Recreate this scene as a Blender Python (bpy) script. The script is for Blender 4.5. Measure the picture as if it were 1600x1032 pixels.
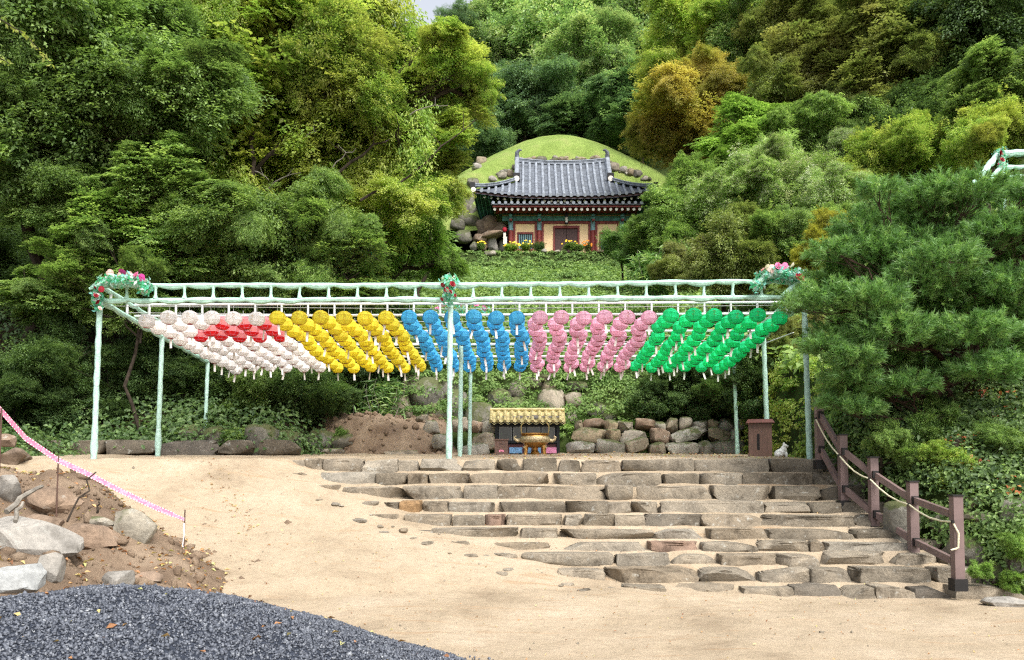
import bpy, math, random
import numpy as np
from mathutils import Vector, Matrix

for _o in list(bpy.data.objects):
    bpy.data.objects.remove(_o)
rng = np.random.default_rng(7)
random.seed(7)
SC = bpy.context.scene
COL = SC.collection
R = math.radians

# ------------------------------------------------------------------ camera, sky, sun, exposure
EYE, F, CX, CY, PITCH = 1.6, 1300.0, 823.0, 682.0, R(3.0)
cam = bpy.data.cameras.new('camera')
cam.sensor_fit = 'HORIZONTAL'; cam.sensor_width = 36.0
cam.lens = 36.0 * F / 1600.0
cam.shift_x = -(CX - 800.0) / 1600.0
cam.shift_y = (CY - 516.0) / 1600.0
cam.clip_start = 0.1; cam.clip_end = 2000.0
camo = bpy.data.objects.new('camera', cam); COL.objects.link(camo)
camo.location = (0, 0, EYE); camo.rotation_euler = (R(90) + PITCH, 0, 0)
SC.camera = camo

SUN_EL, SUN_AZ = R(52), R(-30)          # azimuth measured from -Y (behind the camera) towards +X
w = bpy.data.worlds.new('World'); SC.world = w; w.use_nodes = True
nt = w.node_tree; nt.nodes.clear()
wo = nt.nodes.new('ShaderNodeOutputWorld'); bg = nt.nodes.new('ShaderNodeBackground')
sky = nt.nodes.new('ShaderNodeTexSky'); sky.sky_type = 'NISHITA'; sky.sun_disc = False
sky.sun_elevation = SUN_EL; sky.air_density = 1.0; sky.dust_density = 4.0; sky.ozone_density = 0.6
hs = nt.nodes.new('ShaderNodeHueSaturation'); hs.inputs['Saturation'].default_value = 0.30
bg.inputs['Strength'].default_value = 0.15
nt.links.new(sky.outputs[0], hs.inputs['Color']); nt.links.new(hs.outputs[0], bg.inputs[0])
nt.links.new(bg.outputs[0], wo.inputs[0])
sun_dir = Vector((math.cos(SUN_EL) * math.sin(-SUN_AZ), -math.cos(SUN_EL) * math.cos(SUN_AZ), math.sin(SUN_EL)))
sky.sun_rotation = math.atan2(sun_dir.x, sun_dir.y)
sl = bpy.data.lights.new('sun', 'SUN'); sl.energy = 1.8; sl.angle = R(30); sl.color = (1.0, 0.955, 0.88)
so = bpy.data.objects.new('sun', sl); COL.objects.link(so)
so.rotation_euler = sun_dir.to_track_quat('Z', 'Y').to_euler(); so.location = sun_dir * 60
vs = SC.view_settings
vs.view_transform = 'Standard'; vs.look = 'None'; vs.gamma = 1.0; vs.exposure = 1.12; vs.use_curve_mapping = False
SC.render.engine = 'CYCLES'
cy = SC.cycles
cy.max_bounces = 6; cy.diffuse_bounces = 4; cy.glossy_bounces = 2; cy.transmission_bounces = 3; cy.transparent_max_bounces = 4
cy.use_denoising = False
cy.pixel_filter_type = 'BLACKMAN_HARRIS'; cy.filter_width = 1.25
cy.sample_clamp_indirect = 4.0
cy.caustics_reflective = False; cy.caustics_refractive = False

# ------------------------------------------------------------------ helpers
def P(px, py, Y):
    """world point seen at photo pixel (px,py) at distance Y in front of the camera"""
    u = (px - CX) / F; v = (CY - py) / F
    d = Vector((u, math.cos(PITCH) - v * math.sin(PITCH), math.sin(PITCH) + v * math.cos(PITCH)))
    s = Y / d.y
    return Vector((d.x * s, Y, EYE + d.z * s))

def sstep(a, b, x):
    t = np.clip((np.asarray(x, float) - a) / (b - a), 0, 1)
    return t * t * (3 - 2 * t)

_perm = np.random.default_rng(3).random(65536)
def _h(i, j, k):
    return _perm[((i * 73856093) ^ (j * 19349663) ^ (k * 83492791)) & 65535]
def vnoise(x, y, z=0.0):
    x, y, z = np.broadcast_arrays(np.asarray(x, float), np.asarray(y, float), np.asarray(z, float))
    xi, yi, zi = np.floor(x).astype(np.int64), np.floor(y).astype(np.int64), np.floor(z).astype(np.int64)
    fx, fy, fz = x - xi, y - yi, z - zi
    fx = fx * fx * (3 - 2 * fx); fy = fy * fy * (3 - 2 * fy); fz = fz * fz * (3 - 2 * fz)
    r = 0
    for a in (0, 1):
        for b in (0, 1):
            for c in (0, 1):
                r = r + _h(xi + a, yi + b, zi + c) * (fx if a else 1 - fx) * (fy if b else 1 - fy) * (fz if c else 1 - fz)
    return r * 2 - 1
def fbm(x, y, z=0.0, o=4):
    s = 0; a = 1.0; f = 1.0
    for _ in range(o):
        s = s + a * vnoise(x * f, y * f, z * f + 7.3 * _); a *= 0.5; f *= 2.03
    return s

def mesh_np(name, V, Fc, mats=(), smooth=False, tint=None, mat_idx=None):
    """numpy mesh: V (n,3); Fc (m,3) or (m,4)"""
    V = np.asarray(V, np.float32); Fc = np.asarray(Fc, np.int32)
    me = bpy.data.meshes.new(name)
    k = Fc.shape[1]; m = len(Fc)
    me.vertices.add(len(V)); me.vertices.foreach_set('co', V.ravel())
    me.loops.add(m * k); me.loops.foreach_set('vertex_index', Fc.ravel())
    me.polygons.add(m)
    me.polygons.foreach_set('loop_start', np.arange(0, m * k, k, dtype=np.int32))
    me.polygons.foreach_set('loop_total', np.full(m, k, np.int32))
    for mt in mats: me.materials.append(mt)
    if mat_idx is not None: me.polygons.foreach_set('material_index', np.asarray(mat_idx, np.int32))
    if smooth: me.polygons.foreach_set('use_smooth', np.ones(m, bool))
    me.update(calc_edges=True)
    if tint is not None:
        at = me.attributes.new('tint', 'FLOAT', 'FACE'); at.data.foreach_set('value', np.asarray(tint, np.float32))
    return me

def link(name, me, parent=None, loc=None, rot=None, scale=None):
    o = bpy.data.objects.new(name, me); COL.objects.link(o)
    if parent is not None: o.parent = parent
    if loc is not None: o.location = loc
    if rot is not None: o.rotation_euler = rot
    if scale is not None: o.scale = scale
    return o
def tag(o, label=None, cat=None, group=None, kind=None):
    if label: o['label'] = label
    if cat: o['category'] = cat
    if group: o['group'] = group
    if kind: o['kind'] = kind
    return o
def thing(name, loc, label, cat, group=None, rz=0.0):
    o = bpy.data.objects.new(name, None); COL.objects.link(o)
    o.location = loc; o.rotation_euler = (0, 0, rz); o.empty_display_size = 0.1
    return tag(o, label, cat, group)
def set_mat(o, m):
    """object-level material on shared mesh data"""
    o.material_slots[0].link = 'OBJECT'; o.material_slots[0].material = m

class MB:
    """collects quads/tris as polygons"""
    def __init__(s): s.v = []; s.f = []; s.mi = []; s.m = 0
    def add(s, vs, fs):
        b = len(s.v); s.v += [tuple(v) for v in vs]
        for f in fs: s.f.append([i + b for i in f]); s.mi.append(s.m)
        return s
    def box(s, x0, x1, y0, y1, z0, z1):
        return s.add([(x0,y0,z0),(x1,y0,z0),(x1,y1,z0),(x0,y1,z0),(x0,y0,z1),(x1,y0,z1),(x1,y1,z1),(x0,y1,z1)],
              [(0,3,2,1),(4,5,6,7),(0,1,5,4),(1,2,6,5),(2,3,7,6),(3,0,4,7)])
    def bar(s, a, b, w, h=None):
        h = h or w
        a = Vector(a); b = Vector(b); d = (b - a).normalized()
        up = Vector((0,0,1)) if abs(d.z) < 0.95 else Vector((0,1,0))
        x = d.cross(up).normalized(); y = x.cross(d).normalized()
        vs = []
        for p in (a, b):
            for (i, j) in ((-1,-1),(1,-1),(1,1),(-1,1)): vs.append(p + x*(i*w/2) + y*(j*h/2))
        return s.add(vs, [(3,2,1,0),(4,5,6,7),(0,1,5,4),(1,2,6,5),(2,3,7,6),(3,0,4,7)])
    def tube(s, pts, rad, n=8, caps=True, squash=1.0):
        pts = [Vector(p) for p in pts]
        if not hasattr(rad, '__len__'): rad = [rad] * len(pts)
        prev = None; vs = []; fs = []
        for i, p in enumerate(pts):
            d = (pts[min(i+1, len(pts)-1)] - pts[max(i-1, 0)])
            d = d.normalized() if d.length > 1e-9 else Vector((0,0,1))
            if prev is None:
                up = Vector((0,0,1)) if abs(d.z) < 0.9 else Vector((1,0,0))
                x = d.cross(up).normalized()
            else:
                x = (prev - d * prev.dot(d)); x = x.normalized() if x.length > 1e-6 else d.orthogonal().normalized()
            prev = x; y = d.cross(x)
            for k in range(n):
                a = 2*math.pi*k/n
                vs.append(p + x*(math.cos(a)*rad[i]) + y*(math.sin(a)*rad[i]*squash))
        for i in range(len(pts)-1):
            for k in range(n):
                k2 = (k+1) % n
                fs.append((i*n+k, i*n+k2, (i+1)*n+k2, (i+1)*n+k))
        if caps:
            fs.append(tuple(range(n-1, -1, -1))); fs.append(tuple((len(pts)-1)*n+k for k in range(n)))
        return s.add(vs, fs)
    def lathe(s, prof, n=12, c=(0,0,0)):
        vs = []; fs = []
        for (r, z) in prof:
            for k in range(n):
                a = 2*math.pi*k/n; vs.append((c[0]+r*math.cos(a), c[1]+r*math.sin(a), c[2]+z))
        for i in range(len(prof)-1):
            for k in range(n):
                k2 = (k+1) % n; fs.append((i*n+k, i*n+k2, (i+1)*n+k2, (i+1)*n+k))
        return s.add(vs, fs)
    def mesh(s, name, mats, smooth=False, sharp=None):
        me = bpy.data.meshes.new(name); me.from_pydata(s.v, [], s.f)
        for m in (mats if isinstance(mats, (list, tuple)) else [mats]): me.materials.append(m)
        me.polygons.foreach_set('material_index', s.mi)
        if smooth:
            me.polygons.foreach_set('use_smooth', [True]*len(s.f))
            if sharp: me.set_sharp_from_angle(angle=R(sharp))
        me.update(); return me
    def build(s, name, mats, parent=None, loc=None, rot=None, smooth=False, sharp=40):
        return link(name, s.mesh(name, mats, smooth, sharp), parent, loc, rot)

# ------------------------------------------------------------------ materials
def new_mat(name):
    m = bpy.data.materials.new(name); m.use_nodes = True
    n = m.node_tree; b = n.nodes['Principled BSDF']
    return m, n, b
def nd(n, t, **kw):
    x = n.nodes.new(t)
    for k, v in kw.items(): setattr(x, k, v)
    return x
def lk(n, a, b): n.links.new(a, b)
def rgb4(c): return (c[0], c[1], c[2], 1.0)
def coords(n, rand=True, kind='Object'):
    tc = nd(n, 'ShaderNodeTexCoord'); out = tc.outputs[kind]
    if rand:
        oi = nd(n, 'ShaderNodeObjectInfo')
        mu = nd(n, 'ShaderNodeMath', operation='MULTIPLY'); mu.inputs[1].default_value = 57.0
        lk(n, oi.outputs['Random'], mu.inputs[0])
        va = nd(n, 'ShaderNodeVectorMath', operation='ADD')
        lk(n, out, va.inputs[0]); lk(n, mu.outputs[0], va.inputs[1]); out = va.outputs[0]
    return out
def noise(n, vec, scale, detail=5, rough=0.6, dist=0.0):
    x = nd(n, 'ShaderNodeTexNoise'); x.inputs['Scale'].default_value = scale
    x.inputs['Detail'].default_value = detail; x.inputs['Roughness'].default_value = rough
    x.inputs['Distortion'].default_value = dist
    lk(n, vec, x.inputs['Vector']); return x.outputs['Fac']
def ramp(n, fac, stops):
    r = nd(n, 'ShaderNodeValToRGB'); e = r.color_ramp.elements
    while len(e) < len(stops): e.new(0.5)
    for el, (p, c) in zip(e, stops): el.position = p; el.color = rgb4(c)
    lk(n, fac, r.inputs[0]); return r.outputs[0]
def mixc(n, fac, a, b, mode='MIX'):
    x = nd(n, 'ShaderNodeMix', data_type='RGBA', blend_type=mode)
    if hasattr(fac, 'is_output'): lk(n, fac, x.inputs[0])
    else: x.inputs[0].default_value = fac
    for i, c in ((6, a), (7, b)):
        if hasattr(c, 'is_output'): lk(n, c, x.inputs[i])
        else: x.inputs[i].default_value = rgb4(c)
    return x.outputs[2]
def bump(n, b, h, strength=0.4, dist=0.02):
    x = nd(n, 'ShaderNodeBump'); x.inputs['Strength'].default_value = strength; x.inputs['Distance'].default_value = dist
    lk(n, h, x.inputs['Height']); lk(n, x.outputs[0], b.inputs['Normal'])

def plain(name, c, rough=0.6, metal=0.0, var=0.12, scale=6.0, spec=0.4, bmp=0.0):
    m, n, b = new_mat(name)
    v = coords(n)
    f = noise(n, v, scale, 5, 0.65)
    lo = tuple(x * (1 - var * 1.6) for x in c); hi = tuple(min(1, x * (1 + var)) for x in c)
    lk(n, ramp(n, f, [(0.3, lo), (0.7, hi)]), b.inputs['Base Color'])
    b.inputs['Roughness'].default_value = rough; b.inputs['Metallic'].default_value = metal
    b.inputs['Specular IOR Level'].default_value = spec
    if bmp: bump(n, b, noise(n, v, scale * 5, 4), bmp, 0.01)
    return m

def leaf_mat(name, c0, c1, c2, trans=0.35, spec=0.25, patch=None, pscale=0.35):
    """c0..c2: dark, middle and light leaf colours; patch = colour that whole boughs turn towards (autumn)"""
    g_ = 2.65
    c0, c1, c2 = [tuple(min(0.62, x * g_) for x in c) for c in (c0, c1, c2)]
    if patch: patch = tuple(x * g_ for x in patch)
    m, n, b = new_mat(name)
    at = nd(n, 'ShaderNodeAttribute', attribute_name='tint')
    col = ramp(n, at.outputs['Fac'], [(0.05, c0), (0.5, c1), (0.95, c2)])
    if patch:
        g = nd(n, 'ShaderNodeNewGeometry')
        f = noise(n, g.outputs['Position'], pscale, 3, 0.6)
        mr = nd(n, 'ShaderNodeMapRange'); mr.inputs[1].default_value = 0.45; mr.inputs[2].default_value = 0.68
        lk(n, f, mr.inputs[0]); col = mixc(n, mr.outputs[0], col, patch)
    oi = nd(n, 'ShaderNodeObjectInfo')
    mr2 = nd(n, 'ShaderNodeMapRange'); mr2.inputs[3].default_value = 0.8; mr2.inputs[4].default_value = 1.18
    lk(n, oi.outputs['Random'], mr2.inputs[0])
    vm = nd(n, 'ShaderNodeVectorMath', operation='SCALE'); lk(n, col, vm.inputs[0]); lk(n, mr2.outputs[0], vm.inputs['Scale'])
    lk(n, vm.outputs[0], b.inputs['Base Color'])
    b.inputs['Roughness'].default_value = 0.42; b.inputs['Specular IOR Level'].default_value = spec + 0.05
    tr = nd(n, 'ShaderNodeBsdfTranslucent')
    tc = mixc(n, 1.0, vm.outputs[0], (1.05, 1.1, 0.6), 'MULTIPLY'); lk(n, tc, tr.inputs[0])
    ms = nd(n, 'ShaderNodeMixShader'); ms.inputs[0].default_value = trans + 0.06
    lk(n, b.outputs[0], ms.inputs[1]); lk(n, tr.outputs[0], ms.inputs[2])
    lk(n, ms.outputs[0], n.nodes['Material Output'].inputs[0])
    return m

def rock_mat(name, cols, moss=0.0, scale=2.2, bs=0.6, lichen=True):
    m, n, b = new_mat(name)
    v = coords(n); oi = nd(n, 'ShaderNodeObjectInfo')
    a = ramp(n, oi.outputs['Random'], [(i / max(1, len(cols) - 1), c) for i, c in enumerate(cols)])
    f = noise(n, v, scale, 8, 0.7, 0.6)
    dark = ramp(n, f, [(0.28, (0.26, 0.235, 0.20)), (0.46, (0.9, 0.88, 0.84)), (0.72, (1.42, 1.37, 1.28))])
    col = mixc(n, 1.0, a, dark, 'MULTIPLY')
    f3 = noise(n, v, scale * 9, 4, 0.7)
    col = mixc(n, 0.55, col, ramp(n, f3, [(0.3, (0.55, 0.55, 0.55)), (0.7, (1.25, 1.25, 1.25))]), 'MULTIPLY')
    if lichen:
        f2 = noise(n, v, scale * 3.3, 5, 0.65)
        col = mixc(n, ramp(n, f2, [(0.60, (0, 0, 0)), (0.70, (0.6, 0.6, 0.6))]), col, (0.42, 0.42, 0.38))
    if moss > 0:
        g = nd(n, 'ShaderNodeNewGeometry'); sx = nd(n, 'ShaderNodeSeparateXYZ'); lk(n, g.outputs['Normal'], sx.inputs[0])
        f4 = noise(n, v, scale * 1.3, 6, 0.7)
        ad = nd(n, 'ShaderNodeMath', operation='MULTIPLY_ADD'); ad.inputs[1].default_value = 0.35; lk(n, sx.outputs[2], ad.inputs[0]); lk(n, f4, ad.inputs[2])
        col = mixc(n, ramp(n, ad.outputs[0], [(0.72 - 0.35 * moss, (0, 0, 0)), (0.86 - 0.35 * moss, (1, 1, 1))]), col, (0.085, 0.095, 0.04))
    lk(n, col, b.inputs['Base Color']); b.inputs['Roughness'].default_value = 0.85; b.inputs['Specular IOR Level'].default_value = 0.25
    mx = nd(n, 'ShaderNodeMath', operation='MULTIPLY_ADD'); mx.inputs[1].default_value = 0.35; lk(n, f3, mx.inputs[0]); lk(n, f, mx.inputs[2])
    bump(n, b, mx.outputs[0], bs, 0.05)
    return m

def ground_mat(name, stops, scale, fine, bstr=0.5, bdist=0.02, streak=None, kind='Object'):
    m, n, b = new_mat(name)
    v = coords(n, rand=False, kind=kind)
    f = noise(n, v, scale, 7, 0.62, 0.3)
    col = ramp(n, f, stops)
    f2 = noise(n, v, fine, 6, 0.75)
    col = mixc(n, 0.6, col, ramp(n, f2, [(0.3, (0.72, 0.70, 0.68)), (0.5, (1, 1, 1)), (0.72, (1.14, 1.13, 1.11))]), 'MULTIPLY')
    if streak:
        mp = nd(n, 'ShaderNodeMapping'); mp.inputs['Rotation'].default_value = (0, 0, streak[1]); mp.inputs['Scale'].default_value = (0.55, 4.0, 1.0)
        lk(n, v, mp.inputs[0])
        f3 = noise(n, mp.outputs[0], streak[0], 6, 0.7, 0.8)
        col = mixc(n, ramp(n, f3, [(0.57, (0, 0, 0)), (0.66, (0.7, 0.7, 0.7))]), col, streak[2])
        f4 = noise(n, v, 55.0, 2, 0.5)
        col = mixc(n, ramp(n, f4, [(0.68, (0, 0, 0)), (0.72, (0.7, 0.7, 0.7))]), col, streak[2])
    lk(n, col, b.inputs['Base Color']); b.inputs['Roughness'].default_value = 0.95; b.inputs['Specular IOR Level'].default_value = 0.1
    ad = nd(n, 'ShaderNodeMath', operation='MULTIPLY_ADD'); ad.inputs[1].default_value = 0.4; lk(n, f2, ad.inputs[0]); lk(n, f, ad.inputs[2])
    bump(n, b, ad.outputs[0], bstr, bdist)
    return m

M = {}
M['sand'] = ground_mat('sand', [(0.3, (0.245, 0.192, 0.133)), (0.45, (0.325, 0.262, 0.185)), (0.55, (0.35, 0.283, 0.203)), (0.7, (0.39, 0.323, 0.24))], 0.8, 9.0, 1.0, 0.05,
                       (1.6, R(-32), (0.30, 0.205, 0.125)))
M['soil'] = ground_mat('reddish_soil', [(0.3, (0.11, 0.077, 0.054)), (0.5, (0.19, 0.138, 0.096)), (0.7, (0.275, 0.21, 0.15))], 1.6, 30.0, 0.9, 0.06)
M['litter'] = ground_mat('shade_darkened_litter', [(0.3, (0.014, 0.010, 0.007)), (0.5, (0.028, 0.019, 0.012)), (0.7, (0.05, 0.034, 0.02))], 2.5, 14.0, 1.0, 0.08)  # litter colour lowered to imitate the shade under the trees
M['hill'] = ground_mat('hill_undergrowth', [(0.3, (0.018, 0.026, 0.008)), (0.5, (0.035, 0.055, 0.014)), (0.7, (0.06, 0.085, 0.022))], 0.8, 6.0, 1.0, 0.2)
M['moundgrass'] = ground_mat('mown_grass', [(0.3, (0.14, 0.205, 0.045)), (0.5, (0.19, 0.265, 0.065)), (0.72, (0.26, 0.29, 0.10))], 0.5, 4.0, 1.0, 0.25)
M['gravelbed'] = ground_mat('gravel_bed', [(0.3, (0.02, 0.024, 0.034)), (0.7, (0.06, 0.07, 0.095))], 20.0, 60.0, 1.0, 0.03)
M['stone'] = rock_mat('step_granite', [(0.185,0.16,0.125), (0.25,0.22,0.178), (0.15,0.13,0.102), (0.29,0.26,0.215), (0.195,0.16,0.118), (0.25,0.232,0.20), (0.17,0.148,0.118)], 0.0, 3.0, 0.8)
M['stone_orange'] = rock_mat('rusty_orange_stone', [(0.26,0.165,0.085), (0.25,0.16,0.085)], 0, 3.0, 0.7, False)
M['stone_red'] = rock_mat('reddish_stone', [(0.24,0.165,0.13), (0.22,0.155,0.12)], 0, 3.0, 0.7, False)
M['stone_dark'] = rock_mat('dark_weathered_stone', [(0.12,0.105,0.085), (0.155,0.135,0.105), (0.105,0.095,0.085)], 0.0, 3.0, 0.8)
M['boulder'] = rock_mat('field_boulder', [(0.30,0.29,0.26), (0.25,0.23,0.19), (0.33,0.32,0.30), (0.27,0.215,0.14), (0.22,0.20,0.17)], 0.15, 2.0, 0.7)
M['mossrock'] = rock_mat('mossy_rock', [(0.15,0.145,0.125), (0.19,0.185,0.165), (0.12,0.11,0.09)], 0.55, 2.0, 0.8)
M['bluerock'] = rock_mat('blue_grey_rock', [(0.24,0.26,0.28), (0.28,0.295,0.305)], 0, 1.8, 0.5, False)
M['greyslab'] = rock_mat('pale_grey_rock', [(0.29,0.28,0.265), (0.25,0.24,0.225)], 0, 1.6, 0.6)
M['brownrock'] = rock_mat('brown_rock', [(0.20,0.145,0.105), (0.25,0.185,0.14), (0.17,0.13,0.10)], 0, 1.8, 0.7)
M['bark'] = plain('bark', (0.045, 0.034, 0.025), 0.9, 0, 0.4, 8, 0.2, 0.6)
M['barkpine'] = plain('pine_bark', (0.06, 0.036, 0.027), 0.9, 0, 0.45, 10, 0.2, 0.6)
M['barkpale'] = plain('pale_twig', (0.22, 0.20, 0.17), 0.9, 0, 0.3, 8, 0.2)
# leaf colours
LM = {}
LM['yellowgreen'] = leaf_mat('leaves_yellow_green', (0.055,0.095,0.02), (0.12,0.18,0.04), (0.22,0.26,0.075), 0.45, patch=(0.19,0.20,0.055), pscale=0.5)
LM['green'] = leaf_mat('leaves_mid_green', (0.038,0.068,0.022), (0.088,0.135,0.042), (0.165,0.22,0.075), 0.42)
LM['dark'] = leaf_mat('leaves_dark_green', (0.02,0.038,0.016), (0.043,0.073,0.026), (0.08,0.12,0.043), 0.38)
LM['deep'] = leaf_mat('leaves_deep_green', (0.032,0.058,0.02), (0.076,0.12,0.039), (0.14,0.195,0.068), 0.44)
LM['bright'] = leaf_mat('leaves_bright_green', (0.05,0.092,0.022), (0.10,0.162,0.038), (0.165,0.235,0.065), 0.42)
LM['olive'] = leaf_mat('leaves_olive', (0.045,0.064,0.02), (0.086,0.113,0.036), (0.15,0.17,0.06), 0.38, patch=(0.125,0.125,0.05), pscale=0.3)
LM['orange'] = leaf_mat('leaves_orange', (0.11,0.098,0.03), (0.195,0.158,0.045), (0.275,0.215,0.065), 0.42, patch=(0.11,0.125,0.026), pscale=0.35)
LM['pale'] = leaf_mat('leaves_pale_silvery', (0.075,0.125,0.035), (0.15,0.21,0.075), (0.32,0.36,0.20), 0.35, 0.5)
LM['far'] = leaf_mat('leaves_far_haze_tinted', (0.055,0.098,0.042), (0.12,0.18,0.075), (0.21,0.28,0.13), 0.42)  # far leaves made paler and bluer to stand in for haze
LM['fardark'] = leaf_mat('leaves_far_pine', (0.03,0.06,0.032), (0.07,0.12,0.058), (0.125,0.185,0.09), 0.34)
LM['gold'] = leaf_mat('leaves_gold', (0.08,0.088,0.018), (0.15,0.15,0.03), (0.24,0.22,0.05), 0.42)
LM['ivy'] = leaf_mat('leaves_ivy', (0.034,0.064,0.02), (0.078,0.125,0.038), (0.14,0.195,0.068), 0.35, 0.05)
LM['bamboo'] = leaf_mat('leaves_bamboo_grass', (0.04,0.085,0.026), (0.085,0.15,0.05), (0.18,0.25,0.11), 0.3, 0.45)
LM['redleaf'] = leaf_mat('leaves_red', (0.10,0.022,0.012), (0.17,0.05,0.025), (0.22,0.10,0.03), 0.35)
LM['dead'] = leaf_mat('leaves_fallen', (0.09,0.04,0.02), (0.23,0.12,0.055), (0.42,0.27,0.10), 0.2)
LM['needle'] = leaf_mat('pine_needles', (0.032,0.074,0.022), (0.068,0.132,0.04), (0.13,0.205,0.07), 0.34, 0.4)
LM['silk'] = leaf_mat('artificial_leaves', (0.03,0.22,0.11), (0.09,0.36,0.22), (0.30,0.60,0.46), 0.3, 0.4)
# ------------------------------------------------------------------ terrain
NR = 10
YR = np.array([15.1 - 0.41 * i for i in range(NR)])
ZR = np.array([1.97, 1.72, 1.49, 1.23, 1.02, 0.82, 0.65, 0.50, 0.34, 0.13])
LPX = [447, 455, 503, 560, 595, 640, 705, 772, 825, 930]
XB = np.array([(p - CX) / F * y for p, y in zip(LPX, YR)])

def platform_z(Y):
    return 1.96 + (np.asarray(Y, float) - 15.1) * 0.048

def sand_z(x, Y):
    x, Y = np.broadcast_arrays(np.asarray(x, float), np.asarray(Y, float))
    # diagonal ramp on the left: contour i passes the left end of step i
    cont = [np.where(x < XB[i], YR[i] - 0.25 * (XB[i] - x), YR[i] + 0.6 * (x - XB[i])) for i in range(NR)]
    z = np.zeros_like(x)
    c9 = cont[NR - 1]
    z = np.where(Y > c9 - 2.4, ZR[9] * sstep(0, 1, (Y - (c9 - 2.4)) / 2.4), 0.0)
    for i in range(NR - 1, 0, -1):
        a, b = cont[i], cont[i - 1]
        t = (Y - a) / np.maximum(b - a, 1e-3)
        z = np.where(t > 0, ZR[i] + (ZR[i - 1] - ZR[i]) * np.clip(t, 0, 1), z)
    z = np.where(Y > cont[0], np.maximum(z, platform_z(np.maximum(Y, 15.1))), z)
    # treads behind each row of step stones
    tr = np.full_like(z, -1.0)
    for i in range(NR - 1, -1, -1):
        tr = np.where(Y > YR[i] + 0.30, ZR[i] - 0.004 + 0.10 * np.clip(Y - YR[i], 0, 0.41), tr)
    tr = np.where(Y > YR[0] + 0.26, platform_z(Y), tr)
    tr = np.where(x < 6.9, tr, -1.0)
    z = np.maximum(z, tr)
    z = z + 0.024 * fbm(x * 0.8, Y * 0.8, 1.0, 3) + 0.014 * fbm(x * 3.2, Y * 3.2, 2.0, 3)
    gd = np.abs(x + 5.7 - (15.0 - Y) * 0.62 - 0.22 * vnoise(Y * 1.3, 5.0)); z = z - 0.045 * np.exp(-(gd / 0.09) ** 2) * sstep(10.0, 11.5, Y) * (1 - sstep(14.6, 15.4, Y)) * (0.3 + 0.7 * (vnoise(Y * 2.1, 9.0) > -0.2))
    for off in (1.1, 2.75): z = z - 0.022 * np.exp(-((x + 5.7 + off - 2.2 - (15.0 - Y) * 0.75) / 0.16) ** 2) * sstep(8.0, 9.5, Y) * (1 - sstep(14.3, 15.2, Y)) * (0.6 + 0.4 * vnoise(Y * 6, off))
    return z

def grid(name, xs, ys, zf, mat, smooth=True):
    X, Yv = np.meshgrid(xs, ys); Z = zf(X, Yv)
    V = np.stack([X.ravel(), Yv.ravel(), Z.ravel()], 1)
    nx, ny = len(xs), len(ys)
    i = (np.arange(ny - 1)[:, None] * nx + np.arange(nx - 1)[None, :]).ravel()
    Fc = np.stack([i, i + 1, i + nx + 1, i + nx], 1)
    return link(name, mesh_np(name, V, Fc, [mat], smooth))

tag(grid('ground', np.linspace(-900, 900, 13), np.concatenate([np.linspace(-900, -30, 6), [-10, 2, 8.0]]), lambda X, Y: X * 0 - 0.25, M['sand']), kind='structure')
tag(grid('sand_path', np.arange(-12.5, 9.01, 0.085), np.concatenate([np.linspace(-14, 2.8, 24), np.arange(3, 24.2, 0.085)]), sand_z, M['sand']), kind='structure')

def x_edge(Y):
    return np.interp(Y, [10.5, 11.3, 12.6, 13.5, 14.2, 15.0, 18, 24], [6.55, 6.25, 5.98, 5.75, 5.5, 5.35, 5.35, 5.6])

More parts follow.
